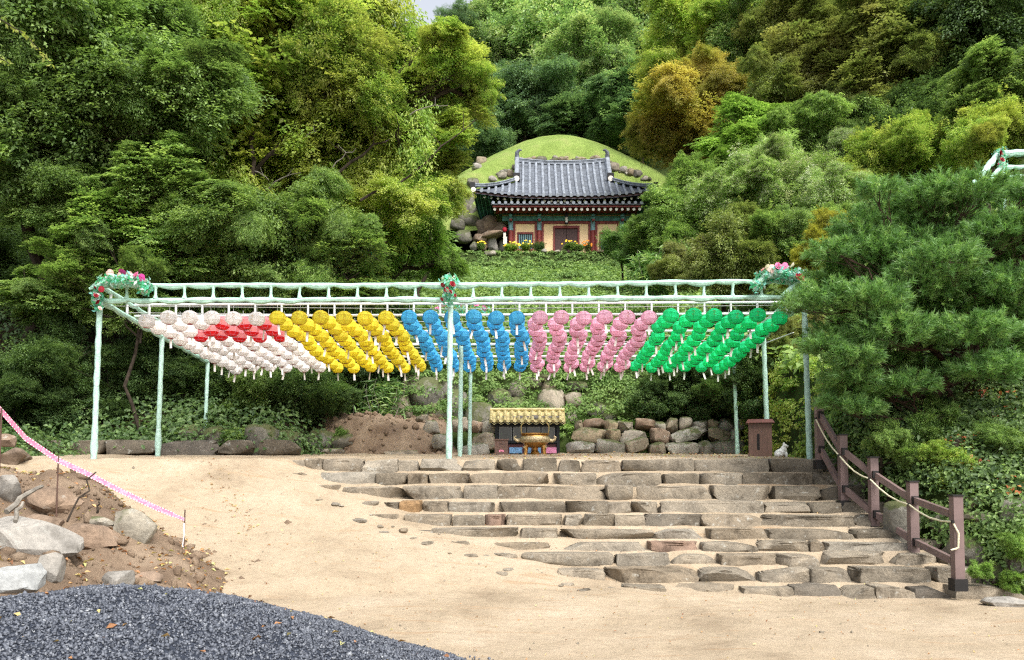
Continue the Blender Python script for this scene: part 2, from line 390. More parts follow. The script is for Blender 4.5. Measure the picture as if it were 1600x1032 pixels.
def hill_z(x, Y):
    x, Y = np.broadcast_arrays(np.asarray(x, float), np.asarray(Y, float))
    # valley behind the platform that carries the hall terrace
    c = np.interp(Y, [21.5, 22.6, 23.2, 24.0, 25.2, 27, 54.5, 56.6, 60.5, 62, 66, 76, 90, 160, 420],
                     [1.6, 1.9, 3.0, 3.2, 4.9, 5.9, 15.4, 17.0, 17.45, 18.2, 21.5, 27, 42, 98, 240])
    # sides rise away from the valley
    xr = np.maximum(0, x - (6.0 + 0.14 * np.maximum(0, Y - 25)))
    xl = np.maximum(0, -5.0 - 0.05 * np.maximum(0, Y - 22) - x)
    fr = sstep(24, 30, Y); 
    zc = c + fr * 0.30 * xr + fr * 0.22 * np.minimum(xl, 25)
    # the wooded bank on the left, beginning beside the ramp
    bl = np.interp(Y, [5, 11, 15, 20.2, 22.5, 26, 40], [0.0, 0.9, 2.05, 2.30, 3.4, 5.2, 11])
    tl = sstep(-4.6, -6.6, x + 0.0 * Y)
    left = np.where(Y < 20.0, platform_z(15.1) - 0.5 + sstep(-9.4, -13.5, x) * 2.2, bl + 0.25 * np.maximum(0, -6 - x) * sstep(20, 25, Y))
    sk = sstep(-9.6, -12.0, x)
    left = np.where(Y < 20.0, (sand_z(x, np.minimum(Y, 20)) - 0.45) * (1 - sk) + sk * (np.interp(Y, [4, 9, 14, 20], [0.6, 1.6, 2.4, 2.5]) + 0.25 * np.maximum(0, -12 - x)), left)
    zc = np.where(Y < 22.0, np.minimum(zc, sand_z(x, np.minimum(Y, 22.0)) - 0.6), zc)
    z = np.where(x < -4.6, (1 - tl) * zc + tl * np.where(Y < 26, left, np.maximum(left, zc)), zc)
    z = np.where((Y < 22.6) & (x >= -4.6), np.minimum(z, -0.6 + 0 * z), z)
    # the bank on the right, beside steps and platform
    br = np.interp(Y, [8, 10.8, 11.3, 11.7, 13, 15, 17, 22, 26], [-0.3, -0.2, 0.05, 0.62, 1.75, 3.0, 3.6, 4.9, 6.2]) + 0.34 * np.maximum(0, x - 6.6)
    br = np.where(Y < 10.8, -0.4, br)
    te = sstep(0, 0.85, x - x_edge(Y))
    low = np.where(Y < 23, np.minimum(sand_z(x, Y) - 0.5, 1.4), z)
    right = low * (1 - te) + br * te
    z = np.where((x > 4.6) & (Y < 23.0), right, z)
    z = np.where((x > 4.6) & (Y >= 23.0) & (Y < 28), np.maximum(z, z * sstep(23, 28, Y) + right * (1 - sstep(23, 28, Y))), z)
    # the far ridge falls away to the left (a scrap of sky shows there)
    z = z - sstep(70, 120, Y) * 1.1 * np.maximum(0, -2 - x - 0.0 * Y)
    z = z + np.where(Y > 22.6, 0.16, 0.07) * fbm(x * 0.5, Y * 0.5, 3.0, 4)
    # level terrace for the hall
    tt = sstep(55.8, 57.0, Y) * (1 - sstep(61, 63, Y)) * sstep(-9, -6, x) * (1 - sstep(10, 13, x))
    return z * (1 - tt) + 17.3 * tt

ys_h = np.concatenate([np.arange(3, 28, 0.18), np.arange(28, 80, 0.7), np.arange(80, 420, 8)])
xs_h = np.concatenate([np.arange(-230, -32, 9), np.arange(-32, -14, 0.9), np.arange(-14, 16, 0.22), np.arange(16, 34, 0.9), np.arange(34, 232, 9)])
hill = tag(grid('hillside', xs_h, ys_h, hill_z, M['hill']), kind='structure')
# leaf-litter skin, its colour darkened to stand for tree shade, where the wood comes down to the platform on the left
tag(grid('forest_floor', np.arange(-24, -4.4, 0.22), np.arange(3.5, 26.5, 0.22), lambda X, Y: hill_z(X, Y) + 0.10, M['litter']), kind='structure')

def soil_z(x, Y):
    x, Y = np.broadcast_arrays(np.asarray(x, float), np.asarray(Y, float))
    e = 1 - ((x + 8.1) / 4.75) ** 2 - ((Y - 9.6) / 3.5) ** 2
    b = sstep(0, 0.75, e)
    return sand_z(x, Y) - 0.05 + 1.12 * b * (0.85 + 0.30 * fbm(x * 1.3, Y * 1.3, 5.0, 4)) + 0.05 * fbm(x * 5, Y * 5, 6.0, 3) * (b > 0)
tag(grid('soil_heap', np.arange(-12.4, -3.2, 0.07), np.arange(6.2, 14.2, 0.07), soil_z, M['soil']), kind='structure')
def soilbank_z(x, Y):
    e = 1 - ((x + 4.0) / 2.35) ** 2 - ((Y - 23.4) / 2.2) ** 2
    b = sstep(0, 0.55, e)
    return platform_z(Y) - 0.08 + 1.05 * b * (0.9 + 0.25 * fbm(x * 1.2, Y * 1.2, 8.0, 4)) + 0.05 * fbm(x * 5, Y * 5, 9.0, 3)
tag(grid('soil_bank', np.arange(-6.6, -1.5, 0.08), np.arange(21.0, 25.8, 0.08), soilbank_z, M['soil']), kind='structure')

# the grass mound over the grotto
MC = Vector((2.7, 71.5, 0))
def mound_z(x, Y):
    r = np.sqrt((x - MC.x) ** 2 + ((Y - MC.y) * 0.92) ** 2)
    z = np.interp(r, [0, 1.2, 2.4, 3.4, 4.6, 6, 8, 10, 13, 18], [30.8, 30.75, 30.6, 30.25, 29.6, 28.75, 27.4, 25.9, 23.4, 17])
    z = np.minimum(z, 24.3 + (Y - 61.3) * 2.0)
    return z + 0.06 * fbm(x * 0.7, Y * 0.7, 4.0, 3)
tag(grid('grass_mound', np.arange(-14, 19.5, 0.25), np.arange(58.9, 88, 0.25), mound_z, M['moundgrass']), kind='structure')

# ------------------------------------------------------------------ gravel heap
GC = (-2.95, 5.75)
def gravel_z(x, Y):
    r = np.sqrt((x - GC[0]) ** 2 + (Y - GC[1]) ** 2) / (2.8 + 0.25 * fbm(x * 0.7, Y * 0.7, 2.5, 2))
    return 0.02 + 0.81 * (1 - np.clip(r, 0, 1.4) ** 1.7) + 0.05 * fbm(x * 1.5, Y * 1.5, 4.4, 3)
gh = tag(grid('gravel_heap_bed', np.arange(-6.2, 0.8, 0.06), np.arange(2.4, 9.2, 0.06), gravel_z, M['gravelbed']), kind='structure')

def ico(sub):
    import bmesh
    bm = bmesh.new(); bmesh.ops.create_icosphere(bm, subdivisions=sub, radius=1.0)
    V = np.array([v.co[:] for v in bm.verts]); Fc = np.array([[v.index for v in f.verts] for f in bm.faces]); bm.free()
    return V, Fc
ICO = {k: ico(k) for k in (1, 2, 3, 4)}

def gravel():
    m, n, b = new_mat('crushed_blue_gravel')
    at = nd(n, 'ShaderNodeAttribute', attribute_name='tint')
    lk(n, ramp(n, at.outputs['Fac'], [(0.0, (0.022, 0.026, 0.036)), (0.45, (0.078, 0.088, 0.112)), (0.8, (0.15, 0.163, 0.19)), (1.0, (0.27, 0.285, 0.305))]), b.inputs['Base Color'])
    b.inputs['Roughness'].default_value = 0.6
    n_ = 60000
    Y = rng.uniform(4.0, 8.4, n_); x = rng.uniform(-0.66, 0.05, n_) * Y
    z = gravel_z(x, Y); sz = sand_z(x, Y); rim = (z > sz - 0.16) & (rng.random(n_) < 0.10); keep = (z > sz - 0.02) | rim; z = np.maximum(z, sz)
    # thin scatter past the toe
    x, Y, z = x[keep], Y[keep], z[keep]; k = len(x)
    s = rng.uniform(0.006, 0.0155, k) * np.where(rng.random(k) < 0.05, 1.4, 1.0)
    base = np.array([(1,0,0),(-1,0,0),(0,1,0),(0,-1,0),(0,0,1),(0,0,-1)], float)
    fc = np.array([(0,2,4),(2,1,4),(1,3,4),(3,0,4),(2,0,5),(1,2,5),(3,1,5),(0,3,5)])
    V = base[None] * s[:, None, None] * rng.uniform(0.55, 1.45, (k, 6, 1))
    V[:, :, 2] *= rng.uniform(0.45, 0.8, (k, 1))
    q = rng.normal(size=(k, 4)); q /= np.linalg.norm(q, axis=1, keepdims=True)
    a, bb, c, d = q.T
    Rm = np.stack([np.stack([1-2*(c*c+d*d), 2*(bb*c-a*d), 2*(bb*d+a*c)], 1), np.stack([2*(bb*c+a*d), 1-2*(bb*bb+d*d), 2*(c*d-a*bb)], 1), np.stack([2*(bb*d-a*c), 2*(c*d+a*bb), 1-2*(bb*bb+c*c)], 1)], 1)
    V = np.einsum('kij,knj->kni', Rm, V) + np.stack([x, Y, z + s * 0.4], 1)[:, None, :]
    Fc = fc[None] + (np.arange(k) * 6)[:, None, None]
    tint = np.repeat(np.clip(rng.beta(1.9, 2.6, k) + (rng.random(k) < 0.03) * 0.3, 0, 1), 8)
    return link('gravel', mesh_np('gravel', V.reshape(-1, 3), Fc.reshape(-1, 3), [m], False, tint))
tag(gravel(), 'heap of dark blue grey crushed gravel in the near left corner', 'gravel', kind='stuff')

# ------------------------------------------------------------------ rocks
def hit(px, py, zf, y0, y1, n=900):
    """where the line of sight through a photo pixel meets a ground surface"""
    a, b = P(px, py, y0), P(px, py, y1); t = np.linspace(0, 1, n)
    x = a.x + (b.x - a.x) * t; Y = a.y + (b.y - a.y) * t; z = a.z + (b.z - a.z) * t
    below = np.nonzero(zf(x, Y) > z)[0]
    if len(below) == 0: return None
    i = below[0]; return Vector((x[i], Y[i], z[i]))
def near_z(x, Y): return np.maximum(sand_z(x, Y), np.where((np.asarray(x) < -3.2) & (np.asarray(Y) > 6.2) & (np.asarray(Y) < 14.2), soil_z(x, Y), -9))
def rock_mesh(name, size, seed, mat, boxy=0.5, facets=7, rough=0.10, sub=3, flat_top=False, cut=(0.72, 1.02), sharp=38):
    r = np.random.default_rng(seed)
    V, Fc = ICO[sub]; V = V.copy()
    e = 1 - boxy * 0.75
    V = np.sign(V) * np.abs(V) ** e
    mx = np.abs(V).max(1, keepdims=True); ln = np.linalg.norm(V, axis=1, keepdims=True)
    V = V / (boxy * mx + (1 - boxy) * ln)
    for _ in range(facets):
        d = r.normal(size=3); d[2] *= 0.7; d /= np.linalg.norm(d); lim = r.uniform(*cut)
        h = V @ d; V = V - np.outer(np.maximum(0, h - lim), d) * 0.92
    o = r.uniform(0, 90, 3)
    nrm = V / np.linalg.norm(V, axis=1, keepdims=True)
    V = V + nrm * (rough * fbm(V[:, 0] * 1.7 + o[0], V[:, 1] * 1.7 + o[1], V[:, 2] * 1.7 + o[2], 3))[:, None]
    if flat_top: V[:, 2] = np.minimum(V[:, 2], 0.95 + 0.04 * vnoise(V[:, 0] * 3 + o[0], V[:, 1] * 3 + o[1]))
    V = V * (np.asarray(size) / 2)
    me = mesh_np(name, V, Fc, [mat], True)
    me.set_sharp_from_angle(angle=R(sharp))
    return me
_rs = [100]
def rock(name, loc, size, mat, parent=None, rot=(0, 0, 0), **kw):
    _rs[0] += 1
    return link(name, rock_mesh(name, size, _rs[0], mat, **kw), parent, loc, rot)

# ------------------------------------------------------------------ stone steps
steps = thing('stone_steps', (0, 11.4, 0), 'wide flight of rough granite steps half buried in sand', 'steps')
sr = np.random.default_rng(21)
org = False
RP = [1312, 1315, 1318, 1395, 1400, 1440, 1470, 1500, 1520, 1535]
for i in range(NR):
    Yf, zt = YR[i], ZR[i]
    zb = ZR[i + 1] if i < NR - 1 else -0.12
    hh = zt - zb + 0.05
    x = XB[i] - 0.15; xe = float(x_edge(Yf)) + (0.28 if i < 7 else 0.5)
    first = True
    while x < xe:
        L = float(np.clip(sr.lognormal(-0.34, 0.48), 0.28, 1.9))
        if first: L = 0.5; first = False
        if xe - x - L < 0.25: L = xe - x + 0.05
        px_mid = CX + (x + L / 2) / Yf * F
        m = M['stone']
        u = sr.random()
        if u < 0.02: m = M['stone_red']
        if u > 0.86: m = M['stone_dark']
        if x > xe - 1.6 and i < 5: m = M['stone_dark'] if sr.random() < 0.75 else m
        if i == 3 and not org and px_mid > 632: m = M['stone_orange']; org = True; L = min(L, 0.36)
        hs_ = (hh + 0.05) * sr.uniform(0.95, 1.07); dep = 0.62
        dz = sr.uniform(-0.012, 0.022)
        o = rock('stone', (x + L / 2, Yf + dep / 2 - 0.03 + sr.uniform(-0.05, 0.03), zt + dz - hs_ / 2 + 0.012 - 11.4 * 0), (L * 1.03, dep, hs_), m, None,
                 (sr.uniform(-0.03, 0.03), sr.uniform(-0.02, 0.02), sr.uniform(-0.03, 0.03)), boxy=sr.uniform(0.80, 0.97), facets=sr.integers(2, 6), rough=0.085, sub=4 if i > 2 else 3, flat_top=True)
        o.parent = steps; o.matrix_parent_inverse = Matrix.Translation(-steps.location)
        x += L * sr.uniform(0.97, 1.03) + (0.04 if sr.random() < 0.3 else 0)
# small rubble stuck in the sand at the left ends of the steps
for i in range(3, NR):
    for k in range(3):
        xx = XB[i] - sr.uniform(0.05, 0.7); Yy = YR[i] - sr.uniform(-0.1, 0.25) 
        s = sr.uniform(0.05, 0.17)
        o = rock('stone', (xx, Yy, float(sand_z(xx, Yy)) - s * 0.08), (s * 1.8, s, s * 0.5), M['stone'], None, (0, 0, sr.uniform(0, 3)), sub=2, boxy=0.4)
        o.parent = steps; o.matrix_parent_inverse = Matrix.Translation(-steps.location)

# boulder wall behind the platform, right of the altar
bw = thing('boulder_wall', P(1000, 712, 22.6), 'low dry wall of rounded boulders right of the little altar hut', 'wall')
br_ = np.random.default_rng(5)
def into(o, t):
    o.parent = t; o.matrix_parent_inverse = Matrix.Translation(-t.location)
for row, (py0, hpx) in enumerate(((700, 26), (683, 24), (668, 20))):
    px = 884 + row * 7
    while px < 1150:
        wpx = br_.choice([16, 22, 28, 34, 42, 54]) * br_.uniform(.85, 1.15) * (1.0 if row < 2 else 0.75)
        Yr = 22.3 + 0.28 * row
        s = Yr / F
        c = P(px + wpx / 2, py0 + br_.uniform(-4, 4), Yr)
        m = M['boulder']
        if br_.random() < 0.15: m = M['brownrock']
        o = rock('boulder', c, (wpx * s * 1.08, 0.55, (hpx + br_.uniform(-3, 7)) * s), m, None, (br_.uniform(-.2, .2), br_.uniform(-.25, .25), br_.uniform(-.4, .4)), boxy=br_.uniform(0.35, 0.85), facets=9, rough=0.12)
        into(o, bw); px += wpx
# left of the altar: a few tumbled blocks at the foot of the soil bank
for (px, py, wpx, hpx, Yr, mk) in ((800, 690, 0, 0, 0, ''), (535, 692, 34, 22, 21.6, 'mossrock'), (503, 690, 40, 30, 21.8, 'mossrock'), (552, 672, 28, 20, 22.1, 'boulder'),
        (520, 706, 34, 10, 21.2, 'boulder'), (628, 709, 60, 8, 21.4, 'boulder'), (675, 668, 22, 20, 22.5, 'boulder'), (690, 690, 26, 22, 21.9, 'boulder'), (718, 664, 26, 20, 22.6, 'boulder'),
        (757, 690, 34, 26, 21.7, 'boulder'), (742, 705, 40, 20, 21.5, 'boulder'), (768, 668, 30, 20, 22.6, 'boulder'), (745, 668, 22, 18, 22.6, 'brownrock'), (660, 655, 18, 12, 23, 'boulder'), (590, 678, 20, 10, 22, 'brownrock')):
    if not mk: continue
    s = Yr / F
    into(rock('boulder', P(px, py, Yr), (wpx * s * 1.1, 0.5, hpx * s * 1.15), M[mk], None, (0, br_.uniform(-.2, .2), br_.uniform(-.5, .5)), boxy=0.6), bw)

# rocks standing in the ivy bank behind
rb = np.random.default_rng(9)
for (px, py, wpx, hpx, mk) in ((410, 690, 46, 46, 'mossrock'), (340, 690, 40, 40, 'mossrock'), (300, 688, 36, 46, 'mossrock'), (450, 692, 40, 34, 'mossrock'), (628, 640, 30, 40, 'boulder'), (600, 650, 30, 34, 'mossrock'),
        (668, 620, 52, 48, 'mossrock'), (700, 612, 30, 36, 'mossrock'), (690, 650, 50, 36, 'mossrock'), (640, 600, 26, 34, 'boulder'), (715, 640, 36, 50, 'mossrock'),
        (746, 655, 32, 46, 'mossrock'), (778, 630, 36, 40, 'mossrock'), (808, 612, 26, 28, 'boulder'), (835, 600, 24, 18, 'boulder'), (812, 640, 34, 34, 'mossrock'), (858, 608, 24, 20, 'boulder'),
        (862, 630, 36, 40, 'boulder'), (838, 650, 30, 24, 'mossrock'), (897, 628, 24, 26, 'boulder'), (893, 655, 16, 22, 'boulder'), (930, 640, 30, 20, 'mossrock'), (845, 592, 26, 12, 'boulder'), (790, 655, 30, 24, 'boulder'),
        (900, 605, 30, 14, 'mossrock'), (950, 655, 30, 16, 'mossrock')):
    h_ = hit(px, py + hpx * 0.3, hill_z, 20, 32)
    Yr = h_.y + 0.1 if h_ else 23.5
    s = Yr / F
    o = rock('boulder', P(px, py, Yr), (wpx * s * 1.15, 0.9, hpx * s * 1.2), M[mk], None, (0, rb.uniform(-.2, .2), rb.uniform(-.5, .5)), boxy=0.45, facets=7)
    o.parent = hill
# long kerb stones along the left edge of the platform
kerb = thing('stone_kerb', P(250, 705, 19.6), 'row of long dark kerb stones along the edge of the wood', 'kerb')
px = -60
while px < 470:
    wpx = rb.uniform(60, 100); Yr = 19.75
    into(rock('kerb_stone', P(px + wpx / 2, 701, Yr), (wpx * Yr / F, 0.4, 0.40), M['stone_dark'], None, (0, rb.uniform(-.02, .02), rb.uniform(-.05, .05)), boxy=0.85, facets=4), kerb)
    px += wpx + 3

# boulders around and behind the hall, in front of the mound
for (px, py, wpx, hpx, Yr, mk) in ((752, 253, 16, 12, 68, 'boulder'), (745, 262, 14, 10, 67.5, 'boulder'), (738, 287, 18, 14, 62.5, 'mossrock'), (785, 275, 14, 10, 63.5, 'boulder'), (798, 272, 10, 10, 63.4, 'boulder'),
        (770, 280, 12, 8, 63, 'boulder'), (960, 262, 14, 13, 63.5, 'boulder'), (974, 266, 11, 10, 63.4, 'boulder'), (985, 270, 12, 10, 63.2, 'boulder'), (996, 272, 13, 11, 63, 'mossrock'), (1008, 279, 9, 8, 62.6, 'boulder'),
        (880, 250, 16, 8, 64.2, 'boulder'), (910, 250, 14, 7, 64.2, 'boulder'), (845, 250, 16, 8, 64.2, 'mossrock'), (930, 249, 14, 8, 64.2, 'boulder'), (825, 251, 12, 6, 64.2, 'boulder'), (865, 252, 12, 6, 64, 'mossrock'), (900, 252, 12, 6, 64, 'mossrock'),
        (947, 253, 12, 9, 64, 'boulder'), (805, 262, 10, 8, 63.8, 'mossrock'),
        (735, 315, 22, 22, 60.5, 'mossrock'), (722, 330, 24, 22, 60, 'mossrock'), (732, 345, 30, 18, 59.5, 'mossrock'), (716, 352, 22, 16, 59, 'mossrock'), (738, 330, 16, 18, 60, 'mossrock'), (725, 370, 24, 18, 57.8, 'mossrock'),
        (765, 352, 22, 26, 59, 'brownrock'), (752, 356, 16, 20, 59, 'brownrock'), (782, 360, 22, 20, 59, 'brownrock'), (770, 368, 32, 9, 58, 'brownrock'), (750, 373, 20, 10, 58, 'brownrock'), (770, 382, 14, 22, 58.2, 'greyslab'), (757, 384, 12, 16, 58.2, 'brownrock'), (785, 385, 12, 16, 58.6, 'mossrock'),
        (740, 385, 10, 12, 57, 'mossrock'), (765, 397, 18, 8, 56.4, 'boulder'), (850, 392, 8, 5, 56.6, 'boulder'), (870, 394, 10, 4, 56.6, 'boulder'), (940, 393, 14, 5, 56.6, 'brownrock')):
    if py < 292:
        h_ = hit(px, py + 2, mound_z, 60.3, 80)
        if h_: Yr = h_.y
    s = Yr / F
    o = rock('boulder', P(px, py, Yr), (wpx * s * 1.2, wpx * s, hpx * s * 1.25), M[mk], None, (0, rb.uniform(-.2, .2), rb.uniform(-.6, .6)), boxy=0.4, facets=6)
    o.parent = hill

for k in range(46):
    px = rb.uniform(765, 1018); py = np.interp(px, [765, 805, 812, 950, 958, 1018], [281, 266, 251, 249, 262, 283]) + rb.uniform(-5, 4)
    h_ = hit(px, py, mound_z, 60.3, 80)
    if not h_: continue
    w_ = rb.uniform(0.16, 0.42)
    o = rock('boulder', h_, (w_ * 1.3, w_, w_ * 0.8), M['boulder' if rb.random() < .7 else 'mossrock'], None, (0, rb.uniform(-.3, .3), rb.uniform(0, 3)), boxy=0.4, facets=5, sub=2)
    o.parent = hill
# rocks of the heap in the left foreground: each its own thing
for (px, py, wpx, hpx, Yr, mk, lab, ry) in (
        (30, 842, 150, 62, 7.4, 'greyslab', 'large flat pale grey slab tilted on the soil heap at the left edge', 0.30),
        (22, 912, 96, 66, 6.9, 'bluerock', 'smooth blue grey boulder at the left edge above the gravel heap', 0.1),
        (78, 893, 48, 56, 7.2, 'greyslab', 'upright angular grey rock right beside the blue grey boulder', -0.2),
        (85, 790, 96, 46, 8.6, 'brownrock', 'long reddish brown boulder on the crest of the soil heap', 0.05),
        (65, 818, 80, 36, 8.2, 'brownrock', 'low rounded tan rock just behind the large pale slab', 0.12),
        (142, 842, 90, 42, 8.3, 'brownrock', 'flat sandy brown rock in the middle of the soil heap', 0.1),
        (207, 823, 60, 56, 9.4, 'boulder', 'lichen spotted brown rock at the tip of the soil heap by the sand', 0.35),
        (183, 905, 54, 26, 7.6, 'greyslab', 'half buried grey rock at the upper rim of the gravel heap', 0.05),
        (22, 716, 60, 30, 10.2, 'brownrock', 'broad brown rock at the left edge under the pink tape', 0.1),
        (6, 690, 40, 24, 10.8, 'brownrock', 'brown rock topmost on the heap at the left edge', 0.2),
        (155, 818, 44, 18, 9.0, 'boulder', 'small flat grey rock wedged beside the long brown boulder', 0.0),
        (236, 902, 46, 16, 7.9, 'brownrock', 'small tan rock among dead leaves behind the gravel heap', 0.0),
        (10, 770, 36, 50, 8.0, 'greyslab', 'narrow grey rock standing at the left edge behind the slab', 0.4)):
    h_ = hit(px, py + hpx * 0.42, near_z, 5.5, 16)
    if h_: Yr = h_.y + wpx * 0.3 * h_.y / F
    s = Yr / F
    o = rock('rock', P(px, py, Yr), (wpx * s * 1.2, wpx * s * 0.9, hpx * s * 1.22), M[mk], None, (0.1, ry, rb.uniform(-.3, .3)), boxy=0.45, facets=20, rough=0.05, sub=4, cut=(0.50, 0.88), sharp=20)
    tag(o, lab, 'rock', 'rocks of the soil heap in the left foreground')
# rocks at the foot of the bank right of the handrail
for (px, py, wpx, hpx, Yr, mk, lab) in (
        (1515, 868, 78, 52, 11.6, 'mossrock', 'speckled dark boulder beside the lowest handrail post'),
        (1550, 905, 44, 46, 11.0, 'mossrock', 'dark rock at the foot of the bank right of the steps'),
        (1480, 818, 60, 34, 12.3, 'boulder', 'grey block in the bank behind the two lowest handrail posts'),
        (1540, 812, 70, 24, 12.0, 'boulder', 'long flat grey slab laid in the bank above the dark boulder'),
        (1520, 783, 36, 32, 12.3, 'boulder', 'rounded pinkish grey rock among red leaves on the right bank'),
        (1510, 828, 22, 14, 11.9, 'greyslab', 'small pale stone under the long slab in the right bank'),
        (1408, 820, 50, 70, 13.6, 'mossrock', 'tall shaded boulder behind the handrail halfway up the steps'),
        (1590, 880, 40, 40, 11.3, 'mossrock', 'dark boulder at the right edge of the bank'),
        (1570, 942, 60, 16, 10.8, 'greyslab', 'pale flat stone on the sand at the foot of the right bank'),
        (1345, 760, 40, 50, 14.6, 'mossrock', 'shaded rock behind the third handrail post from the bottom'),
        (1585, 800, 50, 40, 12.3, 'boulder', 'grey rock half hidden in ivy at the right edge')):
    h_ = hit(px, py + hpx * 0.40, lambda x, Y: np.maximum(sand_z(x, Y), hill_z(x, Y)), 9.5, 17)
    if h_: Yr = h_.y + wpx * 0.25 * h_.y / F
    s = Yr / F
    o = rock('rock', P(px, py, Yr), (wpx * s * 1.1, wpx * s * 0.8, hpx * s * 1.15), M[mk], None, (0.0, rb.uniform(-.1, .1), rb.uniform(-.3, .3)), boxy=0.5, facets=11, sub=3, cut=(0.62, 0.95))
    tag(o, lab, 'rock', 'rocks in the bank right of the steps')
# ------------------------------------------------------------------ foliage
def leaf_mesh(name, Pos, Nrm, Dir, L, W, tint, mat, fold=0.25):
    """two-triangle folded leaves"""
    Nrm = Nrm / np.linalg.norm(Nrm, axis=1, keepdims=True)
    Dir = Dir - Nrm * (Dir * Nrm).sum(1, keepdims=True)
    Dir = Dir / np.maximum(np.linalg.norm(Dir, axis=1, keepdims=True), 1e-6)
    S = np.cross(Nrm, Dir)
    L = np.broadcast_to(L, (len(Pos),))[:, None]; W = np.broadcast_to(W, (len(Pos),))[:, None]
    b = Pos; t = Pos + Dir * L - Nrm * L * 0.12
    mid = Pos + Dir * L * 0.42 + Nrm * W * fold
    V = np.stack([b, mid + S * W * 0.5, t, mid - S * W * 0.5], 1).reshape(-1, 3)
    i = np.arange(len(Pos)) * 4
    Fc = np.stack([np.stack([i, i + 1, i + 2], 1), np.stack([i, i + 2, i + 3], 1)], 1).reshape(-1, 3)
    return mesh_np(name, V, Fc, [mat], False, np.repeat(tint, 2))

def crown_pts(r, lobes, n_cl, n_lf, cr, flat=0.35, droop=0.3, updir=0.6, shell=0.55, leafL=0.03):
    lobes = [(np.array(c, float), np.array(s, float)) for c, s in lobes]
    wts = np.array([s.prod() ** (2 / 3) for _, s in lobes]); wts /= wts.sum()
    pick = r.choice(len(lobes), n_cl, p=wts)
    d = r.normal(size=(n_cl, 3)); d[:, 2] += 0.15; d /= np.linalg.norm(d, axis=1, keepdims=True)
    rad = shell + (1 - shell) * r.random(n_cl) ** 0.6
    C = np.array([lobes[k][0] for k in pick]); S = np.array([lobes[k][1] for k in pick])
    cp = C + d * S * rad[:, None] * (1 + 0.20 * r.normal(size=(n_cl, 1)) + 0.35 * (r.random((n_cl, 1)) < 0.12))
    so_ = r.uniform(0, 50, 3)
    cp = cp + 0.30 * np.stack([vnoise(cp[:, 0] * 1.4 + so_[k], cp[:, 1] * 1.4 + 9 * k, cp[:, 2] * 1.4) for k in range(3)], 1)
    out = cp.copy(); out[:, 2] = 0; out += r.normal(size=out.shape) * 0.35
    out[:, 2] = -droop + 0.25 * d[:, 2]
    out /= np.linalg.norm(out, axis=1, keepdims=True)
    up = np.tile(np.array([0, 0, 1.0]), (n_cl, 1)) + r.normal(size=(n_cl, 3)) * 0.25
    side = np.cross(up, out); side /= np.linalg.norm(side, axis=1, keepdims=True)
    nrm = np.cross(out, side)
    crs = cr * r.uniform(0.6, 1.35, n_cl)
    k = n_cl * n_lf
    idx = np.repeat(np.arange(n_cl), n_lf)
    a = r.uniform(-1, 1, k); bb = r.uniform(-1, 1, k) * (1 - 0.55 * np.abs(a)); h = r.normal(size=k) * flat * 0.5
    pos = cp[idx] + out[idx] * (a * crs[idx])[:, None] + side[idx] * (bb * crs[idx] * 0.8)[:, None] + nrm[idx] * (h * crs[idx])[:, None]
    pos[:, 2] -= droop * 0.5 * crs[idx] * (a * 0.5 + 0.5) ** 2
    nn = nrm[idx] * updir + np.array([0, 0, updir]) + r.normal(size=(k, 3)) * 0.45
    dd = out[idx] + side[idx] * (bb * 0.8)[:, None] + r.normal(size=(k, 3)) * 0.35; dd[:, 2] -= droop
    tint = np.clip(0.68 * r.random(n_cl)[idx] + 0.32 * r.random(k), 0, 1)
    L = leafL * r.uniform(0.7, 1.3, k)
    return pos, nn, dd, L, tint

def crown_mesh(name, seed, lobes, n_cl, n_lf, cr, leafL=0.03, asp=0.5, **kw):
    r = np.random.default_rng(seed)
    pos, nn, dd, L, t = crown_pts(r, lobes, n_cl, n_lf, cr, leafL=leafL, **kw)
    return leaf_mesh(name, pos, nn, dd, L, L * asp, t, LM['green'])

def rl(seed, n, spread, size, zf=0.75):
    r = np.random.default_rng(seed); out = [((0, 0, 0), (0.62, 0.62, 0.55 * zf / 0.75))]
    for _ in range(n):
        d = r.normal(size=3); d /= np.linalg.norm(d)
        out.append((d * spread * np.array([1, 1, zf]), np.array([1, 1, zf]) * size * r.uniform(0.75, 1.25)))
    return out
CROWN = {}
# broad: airy broadleaf boughs; layer: flat maple tiers; bush: dense round; droop: hanging sprays; pinefar: stiff tufts; willow: narrow leaves
CROWN['broad'] = [crown_mesh('foliage_broad', 11 + k, rl(11 + k, 14, 0.72, 0.34, 0.9), 620, 46, 0.17, 0.058, 0.5, flat=0.45, droop=0.4, shell=0.3) for k in range(3)]
CROWN['layer'] = [crown_mesh('foliage_layered', 31 + k, rl(31 + k, 14, 0.74, 0.34, 0.8), 420, 48, 0.23, 0.072, 0.6, flat=0.15, droop=0.15, shell=0.3, updir=1.0) for k in range(2)]
CROWN['bush'] = [crown_mesh('foliage_bushy', 51 + k, rl(51 + k, 14, 0.68, 0.36, 0.85), 640, 44, 0.14, 0.056, 0.52, flat=0.8, droop=0.15, shell=0.45) for k in range(2)]
CROWN['droop'] = [crown_mesh('foliage_drooping', 71, rl(71, 12, 0.7, 0.36, 0.9), 480, 56, 0.22, 0.060, 0.42, flat=0.2, droop=0.9, shell=0.35)]
CROWN['pinefar'] = [crown_mesh('foliage_pine', 81, rl(81, 8, 0.62, 0.36, 0.8), 560, 70, 0.12, 0.05, 0.12, flat=0.8, droop=-0.3, shell=0.5, updir=0.2)]
CROWN['willow'] = [crown_mesh('foliage_narrow', 91 + k, rl(91 + k, 14, 0.7, 0.36, 0.9), 560, 46, 0.18, 0.085, 0.27, flat=0.6, droop=0.3, shell=0.4) for k in range(2)]

